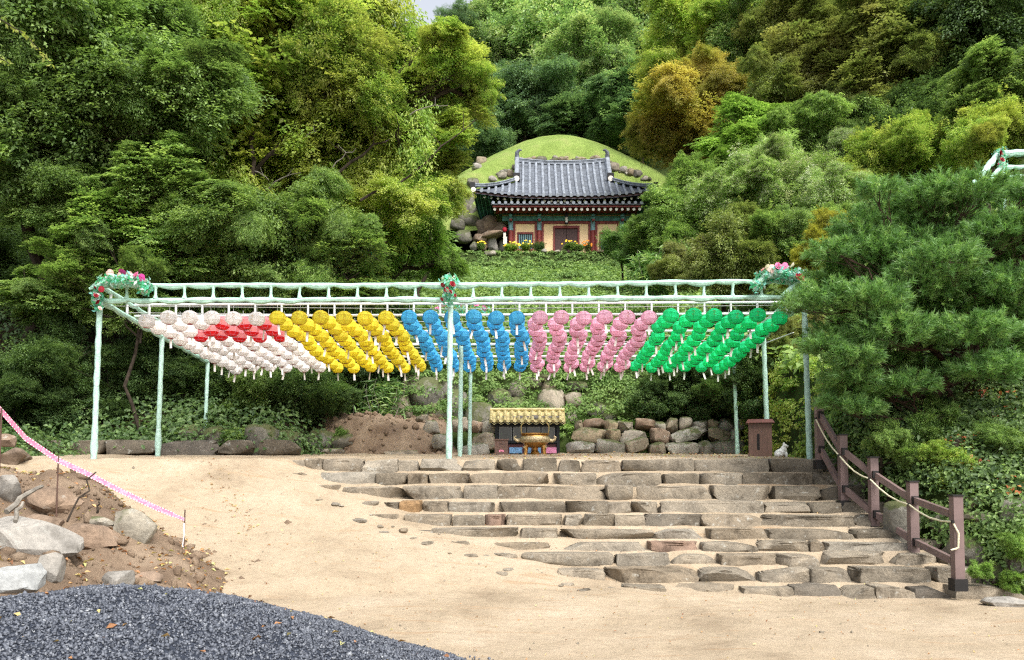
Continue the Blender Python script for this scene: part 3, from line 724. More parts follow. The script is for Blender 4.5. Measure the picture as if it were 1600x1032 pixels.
def limb(mb, a, b, r0, r1, r, sag=0.0, n=5, sides=6):
    a = Vector(a); b = Vector(b); L = (b - a).length
    pts = []; rad = []
    for i in range(n + 1):
        t = i / n; p = a.lerp(b, t)
        if 0 < i < n: p = p + Vector((r.normal(), r.normal(), r.normal())) * L * 0.035
        p.z += sag * L * math.sin(math.pi * t)
        pts.append(p); rad.append(r0 + (r1 - r0) * t)
    mb.tube(pts, rad, sides); return pts

def tree(name, label, cat, kind, mat, Y, lobes, group=None, base=None, trunk_r=None, bark='bark', trunk=True, squash=1.0, seed=None):
    """lobes: (px, py, radius_px[, dY]) in the photo; they give positions and sizes at distance Y"""
    seed = seed or int(abs(lobes[0][0] * 7 + lobes[0][1] * 13 + Y * 100)) % 99991
    r = np.random.default_rng(seed)
    cs = []
    for l in lobes:
        dy = l[3] if len(l) > 3 else r.uniform(-0.5, 0.5) * l[2] / F * Y
        c = P(l[0], l[1], Y + dy); cs.append((c, l[2] / F * (Y + dy)))
    if base is None:
        bx = sum(c.x for c, _ in cs) / len(cs); by = Y + 0.3
    else: bx, by = P(base[0], base[1], Y).x, Y
    bz = float(hill_z(bx, by)) - 0.1
    lowest = min(c.z - rad for c, rad in cs)
    t = thing(name, (bx, by, bz), label, cat, group)
    B = Vector((bx, by, bz))
    if trunk:
        big = max(rad for _, rad in cs); tr = trunk_r or max(0.05, 0.045 * big + 0.012 * len(cs))
        mb = MB()
        top = Vector((bx + r.normal() * 0.2, by + r.normal() * 0.2, max(bz + 0.4, min(c.z for c, _ in cs) - 0.1 * big))) - B
        limb(mb, (0, 0, -0.2), top, tr, tr * 0.72, r, n=6, sides=8)
        for c, rad in cs:
            q = limb(mb, top - Vector((0, 0, r.uniform(0, 0.25) * max(top.z, 0.2))), c - B, tr * 0.55, tr * 0.22, r, 0.05, 6)
            for _ in range(6):
                d = Vector((r.normal(), r.normal(), r.normal() * 0.6 + 0.2)).normalized()
                st = q[r.integers(2, len(q))]
                q2 = limb(mb, st, (c - B) + d * rad * 0.85, tr * 0.2, tr * 0.05, r, 0.04, 4, 5)
                for _k in range(2):
                    d2 = (d + Vector((r.normal(), r.normal(), r.normal())) * 0.7).normalized()
                    limb(mb, q2[r.integers(1, 4)], (c - B) + d2 * rad * 0.95, tr * 0.09, tr * 0.03, r, 0, 3, 4)
        mb.build('trunk', M[bark], t, smooth=True)
    fol = list(cs)
    for c, rad in cs:
        for _ in range(4 if trunk else 0):
            d = Vector((r.normal(), r.normal() - 0.4, r.normal() * 0.8 + 0.1)).normalized(); fol.append((c + d * rad * r.uniform(0.75, 1.05), rad * r.uniform(0.32, 0.55)))
    for c, rad in fol:
        kk = kind if isinstance(kind, str) else kind[r.integers(0, len(kind))]
        me = CROWN[kk][r.integers(0, len(CROWN[kk]))]
        o = link('foliage', me, t, c - B, (r.uniform(-.3, .3), r.uniform(-.3, .3), r.uniform(0, 6.28)), (rad * r.uniform(.85, 1.2), rad * r.uniform(.85, 1.15), rad * squash * r.uniform(0.75, 1.1)))
        set_mat(o, LM[mat])
    return t
# ------------------------------------------------------------------ trees and shrubs
# left wood
tree_big = tree('broadleaf_tree', 'huge yellow green broadleaf tree filling the upper left, left of the hall', 'tree', ('broad', 'layer', 'broad', 'droop'), 'yellowgreen', 27,
     [(430,130,150),(560,70,120),(640,170,110),(330,70,130),(530,230,120),(690,110,60),(742,158,40),(450,290,110),(620,250,100),(640,225,55),(480,20,120),(555,62,62),(250,40,120),(340,200,110),(390,330,90),(560,320,80)], base=(362, 640), trunk_r=0.3)
_t = tree_big
_r = np.random.default_rng(5)
for (a, b) in (((520,262),(556,232)),((478,214),(498,204)),((420,295),(470,270)),((398,268),(420,282)),((470,60),(500,78)),((560,60),(600,40)),((640,180),(700,165)),((330,100),(352,150))):
    _m = MB(); _A = P(a[0], a[1], 24.6) - _t.location; _B = P(b[0], b[1], 24.4) - _t.location
    _q = limb(_m, _A, _B, 0.022, 0.008, _r, 0.08, 5, 5); limb(_m, _q[3], _q[3] + Vector((_r.normal() * .25, 0, .25)), 0.010, 0.004, _r, 0, 3, 4)
    _m.build('dead_branch', M['barkpale'], _t, smooth=True)
for pts, r0 in ((((355,400),(372,330),(410,255),(470,190),(540,130)), .11), (((560,310),(620,290),(690,232),(745,186)), .05), (((470,330),(530,270),(585,225),(640,205)), .07), (((362,380),(330,320),(292,262),(262,225)), .07),
                (((400,280),(392,200),(400,120),(385,40)), .07), (((500,160),(560,120),(610,60)), .045), (((330,320),(300,330),(260,300)), .035), (((540,420),(580,360),(610,345)), .035)):
    _m = MB(); _w = [P(a, b, 24.9 + .25 * k) - _t.location for k, (a, b) in enumerate(pts)]
    _q = []
    for k in range(len(_w) - 1):
        for f in (0, .33, .66): _q.append(_w[k].lerp(_w[k + 1], f) + Vector((_r.normal(), _r.normal(), _r.normal())) * .05)
    _q.append(_w[-1]); _m.tube(_q, [r0 * (1 - .8 * k / (len(_q) - 1)) for k in range(len(_q))], 7)
    for k in range(2, len(_q), 2):
        d = Vector((_r.normal(), -abs(_r.normal()) * .3, _r.normal() * .6 + .5)).normalized()
        limb(_m, _q[k], _q[k] + d * _r.uniform(.5, 1.3), r0 * .3, r0 * .08, _r, .05, 4, 5)
    _m.build('branch', M['bark'], _t, smooth=True)
tree('broadleaf_tree', 'dark green tree in the top left corner of the wood', 'tree', ('layer', 'broad', 'droop'), 'deep', 21.5,
     [(50,90,140),(170,60,130),(30,230,120),(170,200,120),(280,160,100),(110,150,110)], base=(60, 660), trunk_r=0.2)
tree('maple_tree', 'maple with flat leaf tiers standing behind the left end of the lantern frame', 'tree', ('layer', 'broad'), 'green', 20.6,
     [(90,330,62),(230,290,80),(170,350,70),(120,430,62),(250,400,80),(200,480,70),(60,470,56),(310,340,80)], base=(200, 690), squash=0.8, trunk_r=0.05)
tree('broadleaf_tree', 'olive green tree behind the white and yellow lanterns', 'tree', ('broad', 'layer', 'droop'), 'green', 23,
     [(430,400,95),(520,450,70),(380,480,80),(500,360,70),(340,420,70),(560,400,60)], base=(420, 680), trunk_r=0.2)
tree('broadleaf_tree', 'bright green tree with drooping boughs at the left foot of the hall', 'tree', 'droop', 'bright', 30,
     [(622,330,66),(672,390,42),(590,400,58),(662,315,40),(712,418,24),(560,330,60)], base=(600, 620), trunk_r=0.18)
tree('yellow_green_tree', 'yellow green sapling crown between the drooping tree and the mound', 'tree', 'broad', 'yellowgreen', 36,
     [(655,262,36),(628,285,42),(676,252,20)], base=(660, 560))
for (nm, lab, mt, Y, lb) in (
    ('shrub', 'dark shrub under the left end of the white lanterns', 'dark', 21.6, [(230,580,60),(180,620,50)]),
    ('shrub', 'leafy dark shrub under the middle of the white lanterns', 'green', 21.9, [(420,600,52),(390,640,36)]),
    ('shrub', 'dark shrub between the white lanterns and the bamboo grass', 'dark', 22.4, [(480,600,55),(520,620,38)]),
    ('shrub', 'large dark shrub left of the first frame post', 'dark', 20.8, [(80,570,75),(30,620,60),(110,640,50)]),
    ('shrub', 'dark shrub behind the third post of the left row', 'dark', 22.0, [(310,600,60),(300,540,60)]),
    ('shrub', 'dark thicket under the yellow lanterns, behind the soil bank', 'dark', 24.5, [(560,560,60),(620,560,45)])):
    tree(nm, lab, 'shrub', 'bush', mt, Y, lb, 'shrubs at the edge of the left wood')  # the dark leaf picks here stand in for shade of the wood
tree('shrub', 'small bright green shrub growing at the kerb between the left posts', 'shrub', 'layer', 'green', 20.1, [(362,688,28)], trunk=False)
tree('shrub', 'small green weed tuft on the soil bank', 'shrub', 'bush', 'ivy', 21.6, [(533,678,12)], trunk=False)

# far hillside in the middle
far = 'trees on the hillside behind the mound'
for (lab, kind, mt, Y, lb) in (
    ('dark pine high above the huge left tree, at the scrap of sky', 'pinefar', 'fardark', 95, [(714,30,30),(694,62,20)]),
    ('pale green far tree right of the pine at the scrap of sky', 'broad', 'far', 100, [(770,60,60),(740,100,40)]),
    ('far tree at the top edge above the left shoulder of the mound', 'broad', 'far', 112, [(820,25,55),(780,10,40)]),
    ('grey green far tree on the left, above the mound', 'willow', 'far', 86, [(770,165,45),(740,190,40)]),
    ('dark far tree directly above the left side of the mound', 'broad', 'fardark', 84, [(835,150,60),(810,190,45)]),
    ('tall blue green far tree directly above the mound', 'broad', 'far', 88, [(905,95,70),(930,150,60),(880,150,50)]),
    ('dark blue green tree close behind the top of the mound', 'layer', 'fardark', 82, [(870,190,50),(920,185,46),(960,200,46)]),
    ('dark tree behind the right shoulder of the mound', 'layer', 'fardark', 78, [(1000,205,50),(985,150,45),(1030,160,40)]),
    ('dark pine at the top edge above the mound', 'pinefar', 'fardark', 118, [(935,15,50),(890,30,36)]),
    ('light green far tree at the top edge left of the yellow one', 'broad', 'far', 105, [(985,50,60),(1010,90,45)]),
    ('small dark tree left behind the mound flank', 'bush', 'fardark', 80, [(770,225,40),(735,225,30)])):
    tree('hillside_tree', lab, 'tree', kind, mt, Y, lb, far)
# right wood
rw = 'trees of the wood on the right'
for (lab, kind, mt, Y, lb) in (
    ('orange autumn tree right of the mound', 'broad', 'orange', 54, [(1060,165,62),(1045,215,48),(1110,150,60),(1085,235,50),(1120,215,50)]),
    ('yellow green tree at the top edge above the orange tree', 'broad', 'yellowgreen', 62, [(1075,60,75),(1130,30,70),(1050,110,50)]),
    ('bright green tree right of the orange tree', 'layer', 'bright', 46, [(1165,200,55),(1140,240,45),(1190,240,45)]),
    ('silvery green tree at the top edge in the right wood', 'willow', 'far', 60, [(1180,60,75),(1210,20,60)]),
    ('olive brown tree in the middle of the right wood', ('broad', 'layer'), 'olive', 50, [(1270,110,85),(1220,150,70),(1330,90,75),(1290,180,60)]),
    ('olive brown tree right of the middle of the right wood', ('broad', 'layer'), 'olive', 47, [(1400,60,95),(1370,150,75),(1440,120,70)]),
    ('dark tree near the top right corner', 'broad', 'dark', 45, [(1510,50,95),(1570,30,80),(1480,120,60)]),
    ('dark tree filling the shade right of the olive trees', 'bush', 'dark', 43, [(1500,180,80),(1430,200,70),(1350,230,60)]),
    ('green tree with flat leaf tiers at the right edge', 'layer', 'green', 33, [(1560,130,62),(1590,170,60),(1520,175,40)]),
    ('dark olive tree at the top edge between the two olive brown trees', 'broad', 'olive', 58, [(1310,20,80),(1240,40,70)])):
    tree('woodland_tree', lab, 'tree', kind, mt, Y, lb, rw)
# shrubs and small trees on the right slope
rs_ = 'shrubs on the slope right of the hall'
for (lab, kind, mt, Y, lb) in (
    ('green leafy tree covering the right end of the hall', 'willow', 'green', 40, [(1052,335,52),(1025,375,38),(1078,300,42),(1008,352,24),(1055,395,46)]),
    ('narrow leaved spray in front of the right window of the hall', 'willow', 'bamboo', 42, [(965,375,26),(985,395,28)]),
    ('silvery bush right behind the leafy tree by the hall', 'willow', 'pale', 38, [(1180,285,52),(1130,300,45),(1210,250,45)]),
    ('second silvery bush farther right of the hall', 'willow', 'pale', 36, [(1260,300,52),(1310,270,45)]),
    ('olive bush above the right half of the lantern frame', 'bush', 'olive', 29, [(1130,400,72),(1180,380,55),(1080,420,48)]),
    ('green bush above the right end of the lantern frame', 'bush', 'green', 28, [(1250,400,65),(1210,360,45),(1290,360,45)]),
    ('golden bush between the lantern frame and the pine', 'bush', 'gold', 25, [(1272,400,34),(1296,360,34),(1250,430,26)]),
    ('yellow green bush behind the top of the pine', 'bush', 'yellowgreen', 34, [(1400,235,60),(1350,270,52),(1460,240,50)]),
    ('yellow green bush left of the far flower decked frame', 'bush', 'yellowgreen', 31, [(1510,225,48),(1550,190,45),(1590,210,45)]),
    ('pale green bush between the silvery bush and the pine', 'willow', 'pale', 30, [(1330,320,48),(1290,300,40)]),
    ('mid green bush above the silvery bushes', 'broad', 'green', 44, [(1280,225,60),(1230,220,50),(1340,210,55)])):
    tree('bush', lab, 'bush', kind, mt, Y, lb, rs_)
tree('shrub', 'big dark shrub on the boulder wall under the green lanterns', 'shrub', 'bush', 'dark', 23.4, [(1080,615,62),(1020,630,38),(1130,620,50),(1060,580,40)])
tree('shrub', 'dark shrub behind the brown collection box', 'shrub', 'bush', 'dark', 21.5, [(1190,620,46),(1170,580,44),(1230,580,40)])
tree('shrub', 'olive shrub behind the two right frame posts', 'shrub', 'bush', 'olive', 21.0, [(1210,545,46),(1245,520,40)])

for (lab, kind, mt, Y, lb) in (
    ('green weedy shrub on the bank under the left side of the pine', 'bush', 'green', 13.6, [(1385,690,34),(1420,720,26)]),
    ('yellow green weedy shrub on the middle of the right bank', 'willow', 'yellowgreen', 13.0, [(1500,735,34),(1470,710,24)]),
    ('dark shrub on the bank below the pine trunks', 'bush', 'deep', 13.8, [(1460,660,40),(1530,665,36)]),
    ('green narrow leaved weeds on the bank at the right edge', 'willow', 'ivy', 12.8, [(1570,700,36),(1600,760,32)]),
    ('low weeds beside the dark rock at the foot of the right bank', 'willow', 'bright', 11.4, [(1530,890,16),(1580,910,18),(1590,850,22)])):
    tree('bank_shrub', lab, 'shrub', kind, mt, Y, lb, 'shrubs on the bank right of the steps')

def tuft_grass(name, label, cat, px, py, Y, rpx, n, L, mat, seed):
    r = np.random.default_rng(seed); c = P(px, py, Y); rad = rpx / F * Y
    B = Vector((c.x, c.y, c.z - rad))
    k = n
    pos = np.stack([r.normal(0, rad * .5, k), r.normal(0, rad * .4, k), r.uniform(0, rad * 1.7, k)], 1)
    d = np.stack([r.normal(0, 1, k), r.normal(0, 1, k), r.normal(-0.2, 0.7, k)], 1)
    nn = r.normal(size=(k, 3)) * 0.5 + np.array([0, 0, 1])
    t = thing(name, B, label, cat)
    o = link('foliage', leaf_mesh('bamboo_leaves', pos, nn, d, L * r.uniform(.6, 1.2, k), L * 0.13, r.random(k), LM[mat]), t)
    mb = MB()
    for _ in range(14):
        a = (r.normal(0, rad * .3), r.normal(0, rad * .3), -0.3); limb(mb, a, (a[0] * 2.2, a[1] * 2, rad * r.uniform(1.2, 1.9)), 0.012, 0.005, r, 0, 4, 4)
    mb.build('stem', M['barkpale'], t)
tuft_grass('bamboo_grass', 'dark bamboo grass clump between the soil bank and the grassy slope', 'bamboo', 590, 625, 23.8, 40, 1500, 0.34, 'bamboo', 4)
tuft_grass('bamboo_grass', 'pale bamboo grass above the pink lanterns', 'bamboo', 1020, 425, 31, 34, 1500, 0.45, 'bamboo', 5)
tuft_grass('bamboo_grass', 'pale bamboo grass left of the leafy tree by the hall', 'bamboo', 1060, 405, 33, 26, 900, 0.45, 'bamboo', 6)

# ------------------------------------------------------------------ ground cover and thickets (uncountable)
def cover(name, label, cat, sampler, n, per, L, mat, rad=0.3, seed=1, asp=0.6, lift=0.1, red=None):
    r = np.random.default_rng(seed)
    x, Y = sampler(r, n)
    z = hill_z(x, Y); e = 0.15
    gx = (hill_z(x + e, Y) - z) / e; gy = (hill_z(x, Y + e) - z) / e
    nv = np.stack([-gx, -gy, np.ones_like(gx)], 1); nv /= np.linalg.norm(nv, axis=1, keepdims=True)
    k = n * per; idx = np.repeat(np.arange(n), per)
    d = r.normal(size=(k, 3)); d /= np.linalg.norm(d, axis=1, keepdims=True); d[:, 2] = np.abs(d[:, 2])
    rr = rad * r.uniform(0.5, 1.3, n)[idx] * r.random(k) ** 0.4
    pos = np.stack([x, Y, z], 1)[idx] + d * rr[:, None] * np.array([1, 1, 0.75]) + nv[idx] * lift
    nn = nv[idx] * 0.6 + d * 0.8 + r.normal(size=(k, 3)) * 0.4
    dd = d + r.normal(size=(k, 3)) * 0.7; dd[:, 2] -= 0.5
    t = np.clip(0.55 * r.random(n)[idx] + 0.45 * r.random(k), 0, 1)
    LL = L * r.uniform(0.6, 1.3, k)
    o = link(name, leaf_mesh(name, pos, nn, dd, LL, LL * asp, t, LM[mat]))
    return tag(o, label, cat, kind='stuff')
def box_s(x0, x1, y0, y1):
    return lambda r, n: (r.uniform(x0, x1, n), r.uniform(y0, y1, n))
cover('ground_cover', 'green creeping ground cover on the slope below the hall', 'ground cover', box_s(-7, 9, 25.4, 55.6), 3800, 26, 0.19, 'ivy', 0.40, 2)
cover('ground_cover', 'low grass and weeds on the terrace edge before the hall', 'grass', box_s(-6, 9, 55.4, 57.2), 420, 26, 0.14, 'ivy', 0.22, 33, lift=0.0)
cover('ground_cover', 'ivy and weeds on the rocky bank behind the altar hut', 'ivy', box_s(-3.2, 7.5, 23.6, 25.8), 420, 40, 0.09, 'ivy', 0.30, 3)
cover('ground_cover', 'ivy hanging over the rocks behind the altar hut', 'ivy', box_s(-3.4, 7.5, 23.4, 25.6), 300, 40, 0.09, 'ivy', 0.28, 23, lift=0.5)
cover('ground_cover', 'grass fringe along the top of the boulder wall', 'grass', box_s(0.8, 5.4, 23.0, 23.5), 160, 40, 0.08, 'bright', 0.12, 13, 0.3)
cover('ivy', 'dense ivy covering the bank right of the handrail', 'ivy', lambda r, n: ((lambda Y: (x_edge(Y) + 0.35 + r.random(n) ** 1.0 * 4.2, Y))(r.uniform(11.5, 16.5, n))), 1500, 44, 0.07, 'deep', 0.26, 5)
cover('ivy', 'yellow green leaves among the ivy of the right bank', 'ivy', lambda r, n: ((lambda Y: (x_edge(Y) + 0.4 + r.random(n) * 4.2, Y))(r.uniform(11.6, 16.5, n))), 300, 40, 0.07, 'ivy', 0.3, 26)
cover('ivy', 'dark leaves among the ivy of the right bank', 'ivy', lambda r, n: ((lambda Y: (x_edge(Y) + 0.4 + r.random(n) * 4.2, Y))(r.uniform(12.2, 17, n))), 700, 40, 0.09, 'dark', 0.34, 6)
cover('ivy', 'reddish leaves scattered through the ivy of the right bank', 'ivy', lambda r, n: ((lambda Y: (x_edge(Y) + 0.7 + r.random(n) * 3.0, Y))(r.uniform(12.2, 14.5, n))), 42, 26, 0.08, 'redleaf', 0.28, 7)
cover('ivy', 'mossy creeper on the bank behind the right frame posts', 'ivy', lambda r, n: (r.uniform(5.5, 7.5, n), r.uniform(16.5, 22.5, n)), 420, 42, 0.075, 'yellowgreen', 0.2, 8)
cover('undergrowth', 'dark undergrowth on the floor of the left wood', 'undergrowth', lambda r, n: (r.uniform(-20, -5.4, n), 20.05 + 9 * r.random(n) ** 1.5), 1500, 36, 0.135, 'dark', 0.6, 9)  # leaf colour chosen dark in place of canopy shade
cover('undergrowth', 'undergrowth of the slope right of the hall', 'undergrowth', lambda r, n: (r.uniform(6.2, 26, n), r.uniform(18, 52, n)), 1500, 30, 0.24, 'green', 0.8, 10)

cover('undergrowth', 'dark undergrowth on the bank left of the first frame post', 'undergrowth', lambda r, n: (r.uniform(-17, -10.2, n), r.uniform(12, 21, n)), 600, 40, 0.11, 'dark', 0.5, 14)  # shade of the understory put into the dark leaf colour

def fallen(name, label, sampler, zf, n, L, seed, mat='dead'):
    r = np.random.default_rng(seed); x, Y = sampler(r, n); z = zf(x, Y) + 0.015
    nn = r.normal(size=(n, 3)) * 0.4 + np.array([0, 0, 1]); dd = r.normal(size=(n, 3)); dd[:, 2] *= 0.2
    LL = L * r.uniform(0.5, 1.3, n)
    return tag(link(name, leaf_mesh(name, np.stack([x, Y, z], 1), nn, dd, LL, LL * 0.5, r.random(n), LM[mat], 0.35)), label, 'leaves', kind='stuff')
fallen('fallen_leaves', 'dead leaves strewn over the soil heap', box_s(-9, -3.2, 6.6, 13), soil_z, 3200, 0.07, 1)
fallen('fallen_leaves', 'few dead leaves lying on the dark gravel heap', box_s(-4.6, 0.2, 3.8, 8), gravel_z, 170, 0.065, 2)
fallen('fallen_leaves', 'sparse leaf crumbs on the pale sand', box_s(-7, 8, 7.3, 15), sand_z, 800, 0.032, 3)
fallen('fallen_leaves', 'dark twig crumbs caught along the rut in the sand ramp', lambda r, n: ((lambda Y: (-5.7 + (15.0 - Y) * 0.62 + r.normal(0, .13, n), Y))(12.4 + 2.4 * r.random(n) + .1 * np.sin(r.random(n) * 40))), sand_z, 90, 0.05, 8)
fallen('fallen_leaves', 'dead leaves drifted along the back edge of the platform', lambda r, n: (r.uniform(-1, 6, n), r.uniform(15.4, 22, n)), sand_z, 500, 0.06, 4)
fallen('fallen_leaves', 'dead leaves on the floor of the left wood', lambda r, n: (r.uniform(-14, -5.5, n), r.uniform(15, 24, n)), hill_z, 1600, 0.08, 6)

def clods(name, label, cat, sampler, zf, n, smin, smax, mat, seed):
    r = np.random.default_rng(seed); x, Y = sampler(r, n); z = zf(x, Y); V0, F0 = ICO[1]; k = len(V0)
    s = r.uniform(smin, smax, n) * np.where(r.random(n) < .1, 1.8, 1)
    V = V0[None] * r.uniform(.7, 1.3, (n, k, 1)) * s[:, None, None] * r.uniform(.6, 1.4, (n, 1, 3)) + np.stack([x, Y, z + s * .15], 1)[:, None, :]
    Fc = F0[None] + (np.arange(n) * k)[:, None, None]
    return tag(link(name, mesh_np(name, V.reshape(-1, 3), Fc.reshape(-1, 3), [mat], False)), label, cat, kind='stuff')
clods('soil_clods', 'loose clods and pebbles on the soil heap', 'clods', box_s(-9, -3.4, 7.0, 13), soil_z, 1500, .012, .045, M['soil'], 3)
clods('pebbles', 'tiny pebbles scattered over the pale sand', 'pebbles', box_s(-7, 8, 7.2, 15), sand_z, 320, .005, .014, M['stone'], 4)
clods('soil_clods', 'loose clods and stones on the soil bank behind the frame', 'clods', box_s(-6.3, -1.6, 21.2, 24.5), soilbank_z, 500, .02, .07, M['soil'], 5)

def overhang():
    r = np.random.default_rng(8); B = P(-60, 20, 7.0)
    t = thing('overhanging_branch', B, 'thin twig with yellow green leaves hanging in from the top left edge', 'branch')
    mb = MB(); Ps = []
    for pts in (((-60, 20), (0, 30), (40, 55), (80, 100)), ((-60, 70), (-10, 85), (15, 100))):
        q = [P(a, b, 7.0) - B for a, b in pts]; mb.tube(q, [.008, .006, .004, .002][:len(q)], 5)
        for i in range(len(q) - 1):
            for f in np.linspace(0, 1, 9): Ps.append(q[i].lerp(q[i + 1], f))
    mb.build('twig', M['bark'], t)
    Ps = np.array([p[:] for p in Ps for _ in range(2)]); n = len(Ps); d = r.normal(size=(n, 3)); d[:, 2] -= .6
    link('leaves', leaf_mesh('overhang_leaves', Ps, r.normal(size=(n, 3)), d, .055 * r.uniform(.6, 1.2, n), .026, r.random(n), LM['yellowgreen']), t)
overhang()

# forest mass behind everything: points with instanced crowns
def gn_instances(name, label, cat, pts, scl, rotz, proto_me, mat):
    po = bpy.data.objects.new('crown_source', proto_me)
    me = bpy.data.meshes.new(name); me.from_pydata([tuple(p) for p in pts], [], [])
    a = me.attributes.new('scl', 'FLOAT', 'POINT'); a.data.foreach_set('value', np.asarray(scl, np.float32))
    a = me.attributes.new('rotz', 'FLOAT', 'POINT'); a.data.foreach_set('value', np.asarray(rotz, np.float32))
    o = link(name, me); g = bpy.data.node_groups.new(name, 'GeometryNodeTree')
    g.interface.new_socket('Geometry', in_out='INPUT', socket_type='NodeSocketGeometry'); g.interface.new_socket('Geometry', in_out='OUTPUT', socket_type='NodeSocketGeometry')
    gi = g.nodes.new('NodeGroupInput'); go = g.nodes.new('NodeGroupOutput')
    ip = g.nodes.new('GeometryNodeInstanceOnPoints'); oi = g.nodes.new('GeometryNodeObjectInfo'); oi.inputs['Object'].default_value = po
    sa = g.nodes.new('GeometryNodeInputNamedAttribute'); sa.data_type = 'FLOAT'; sa.inputs['Name'].default_value = 'scl'
    ra = g.nodes.new('GeometryNodeInputNamedAttribute'); ra.data_type = 'FLOAT'; ra.inputs['Name'].default_value = 'rotz'
    cx = g.nodes.new('ShaderNodeCombineXYZ')
    L_ = g.links.new
    L_(gi.outputs[0], ip.inputs['Points']); sm_ = g.nodes.new('GeometryNodeSetMaterial'); sm_.inputs['Material'].default_value = LM[mat]; L_(oi.outputs['Geometry'], sm_.inputs[0]); L_(sm_.outputs[0], ip.inputs['Instance'])
    L_(ra.outputs[0], cx.inputs[2]); L_(cx.outputs[0], ip.inputs['Rotation']); L_(sa.outputs[0], ip.inputs['Scale'])
    L_(ip.outputs[0], go.inputs[0])
    md = o.modifiers.new('instances', 'NODES'); md.node_group = g
    return tag(o, label, cat, kind='stuff')
def forest(name, label, pts_fn, n, smin, smax, kind, mat, seed, lift=0.8):
    r = np.random.default_rng(seed); x, Y = pts_fn(r, n); z = hill_z(x, Y); s = r.uniform(smin, smax, n)
    gn_instances(name, label, 'forest', np.stack([x, Y, z + s * lift], 1), s, r.uniform(0, 6.28, n), CROWN[kind][0], mat)
def wedge(p0, p1, y0, y1):      # spread over the ground between two directions, near to far
    def f(r, n):
        Y = r.uniform(y0, y1, n); u = r.uniform((p0 - CX) / F, (p1 - CX) / F, n); return u * Y, Y
    return f
forest('forest', 'far green wood on the hill behind the mound', wedge(775, 1300, 92, 190), 120, 4.5, 7.5, 'broad', 'far', 1)
forest('forest', 'dark far wood close behind the mound', wedge(690, 1150, 84, 100), 40, 2.6, 4.2, 'broad', 'fardark', 2)
forest('forest', 'dark wood rising behind the big trees on the left', wedge(-250, 580, 33, 75), 140, 2.8, 4.6, 'layer', 'deep', 3, 0.9)
forest('forest', 'dark wood rising behind the trees on the right', wedge(1150, 1900, 52, 120), 140, 3.2, 5.5, 'broad', 'deep', 4, 0.9)
forest('forest', 'shaded thicket on the bank behind the left posts', wedge(-150, 560, 24.5, 31), 60, 1.2, 2.0, 'bush', 'dark', 5, 0.5)

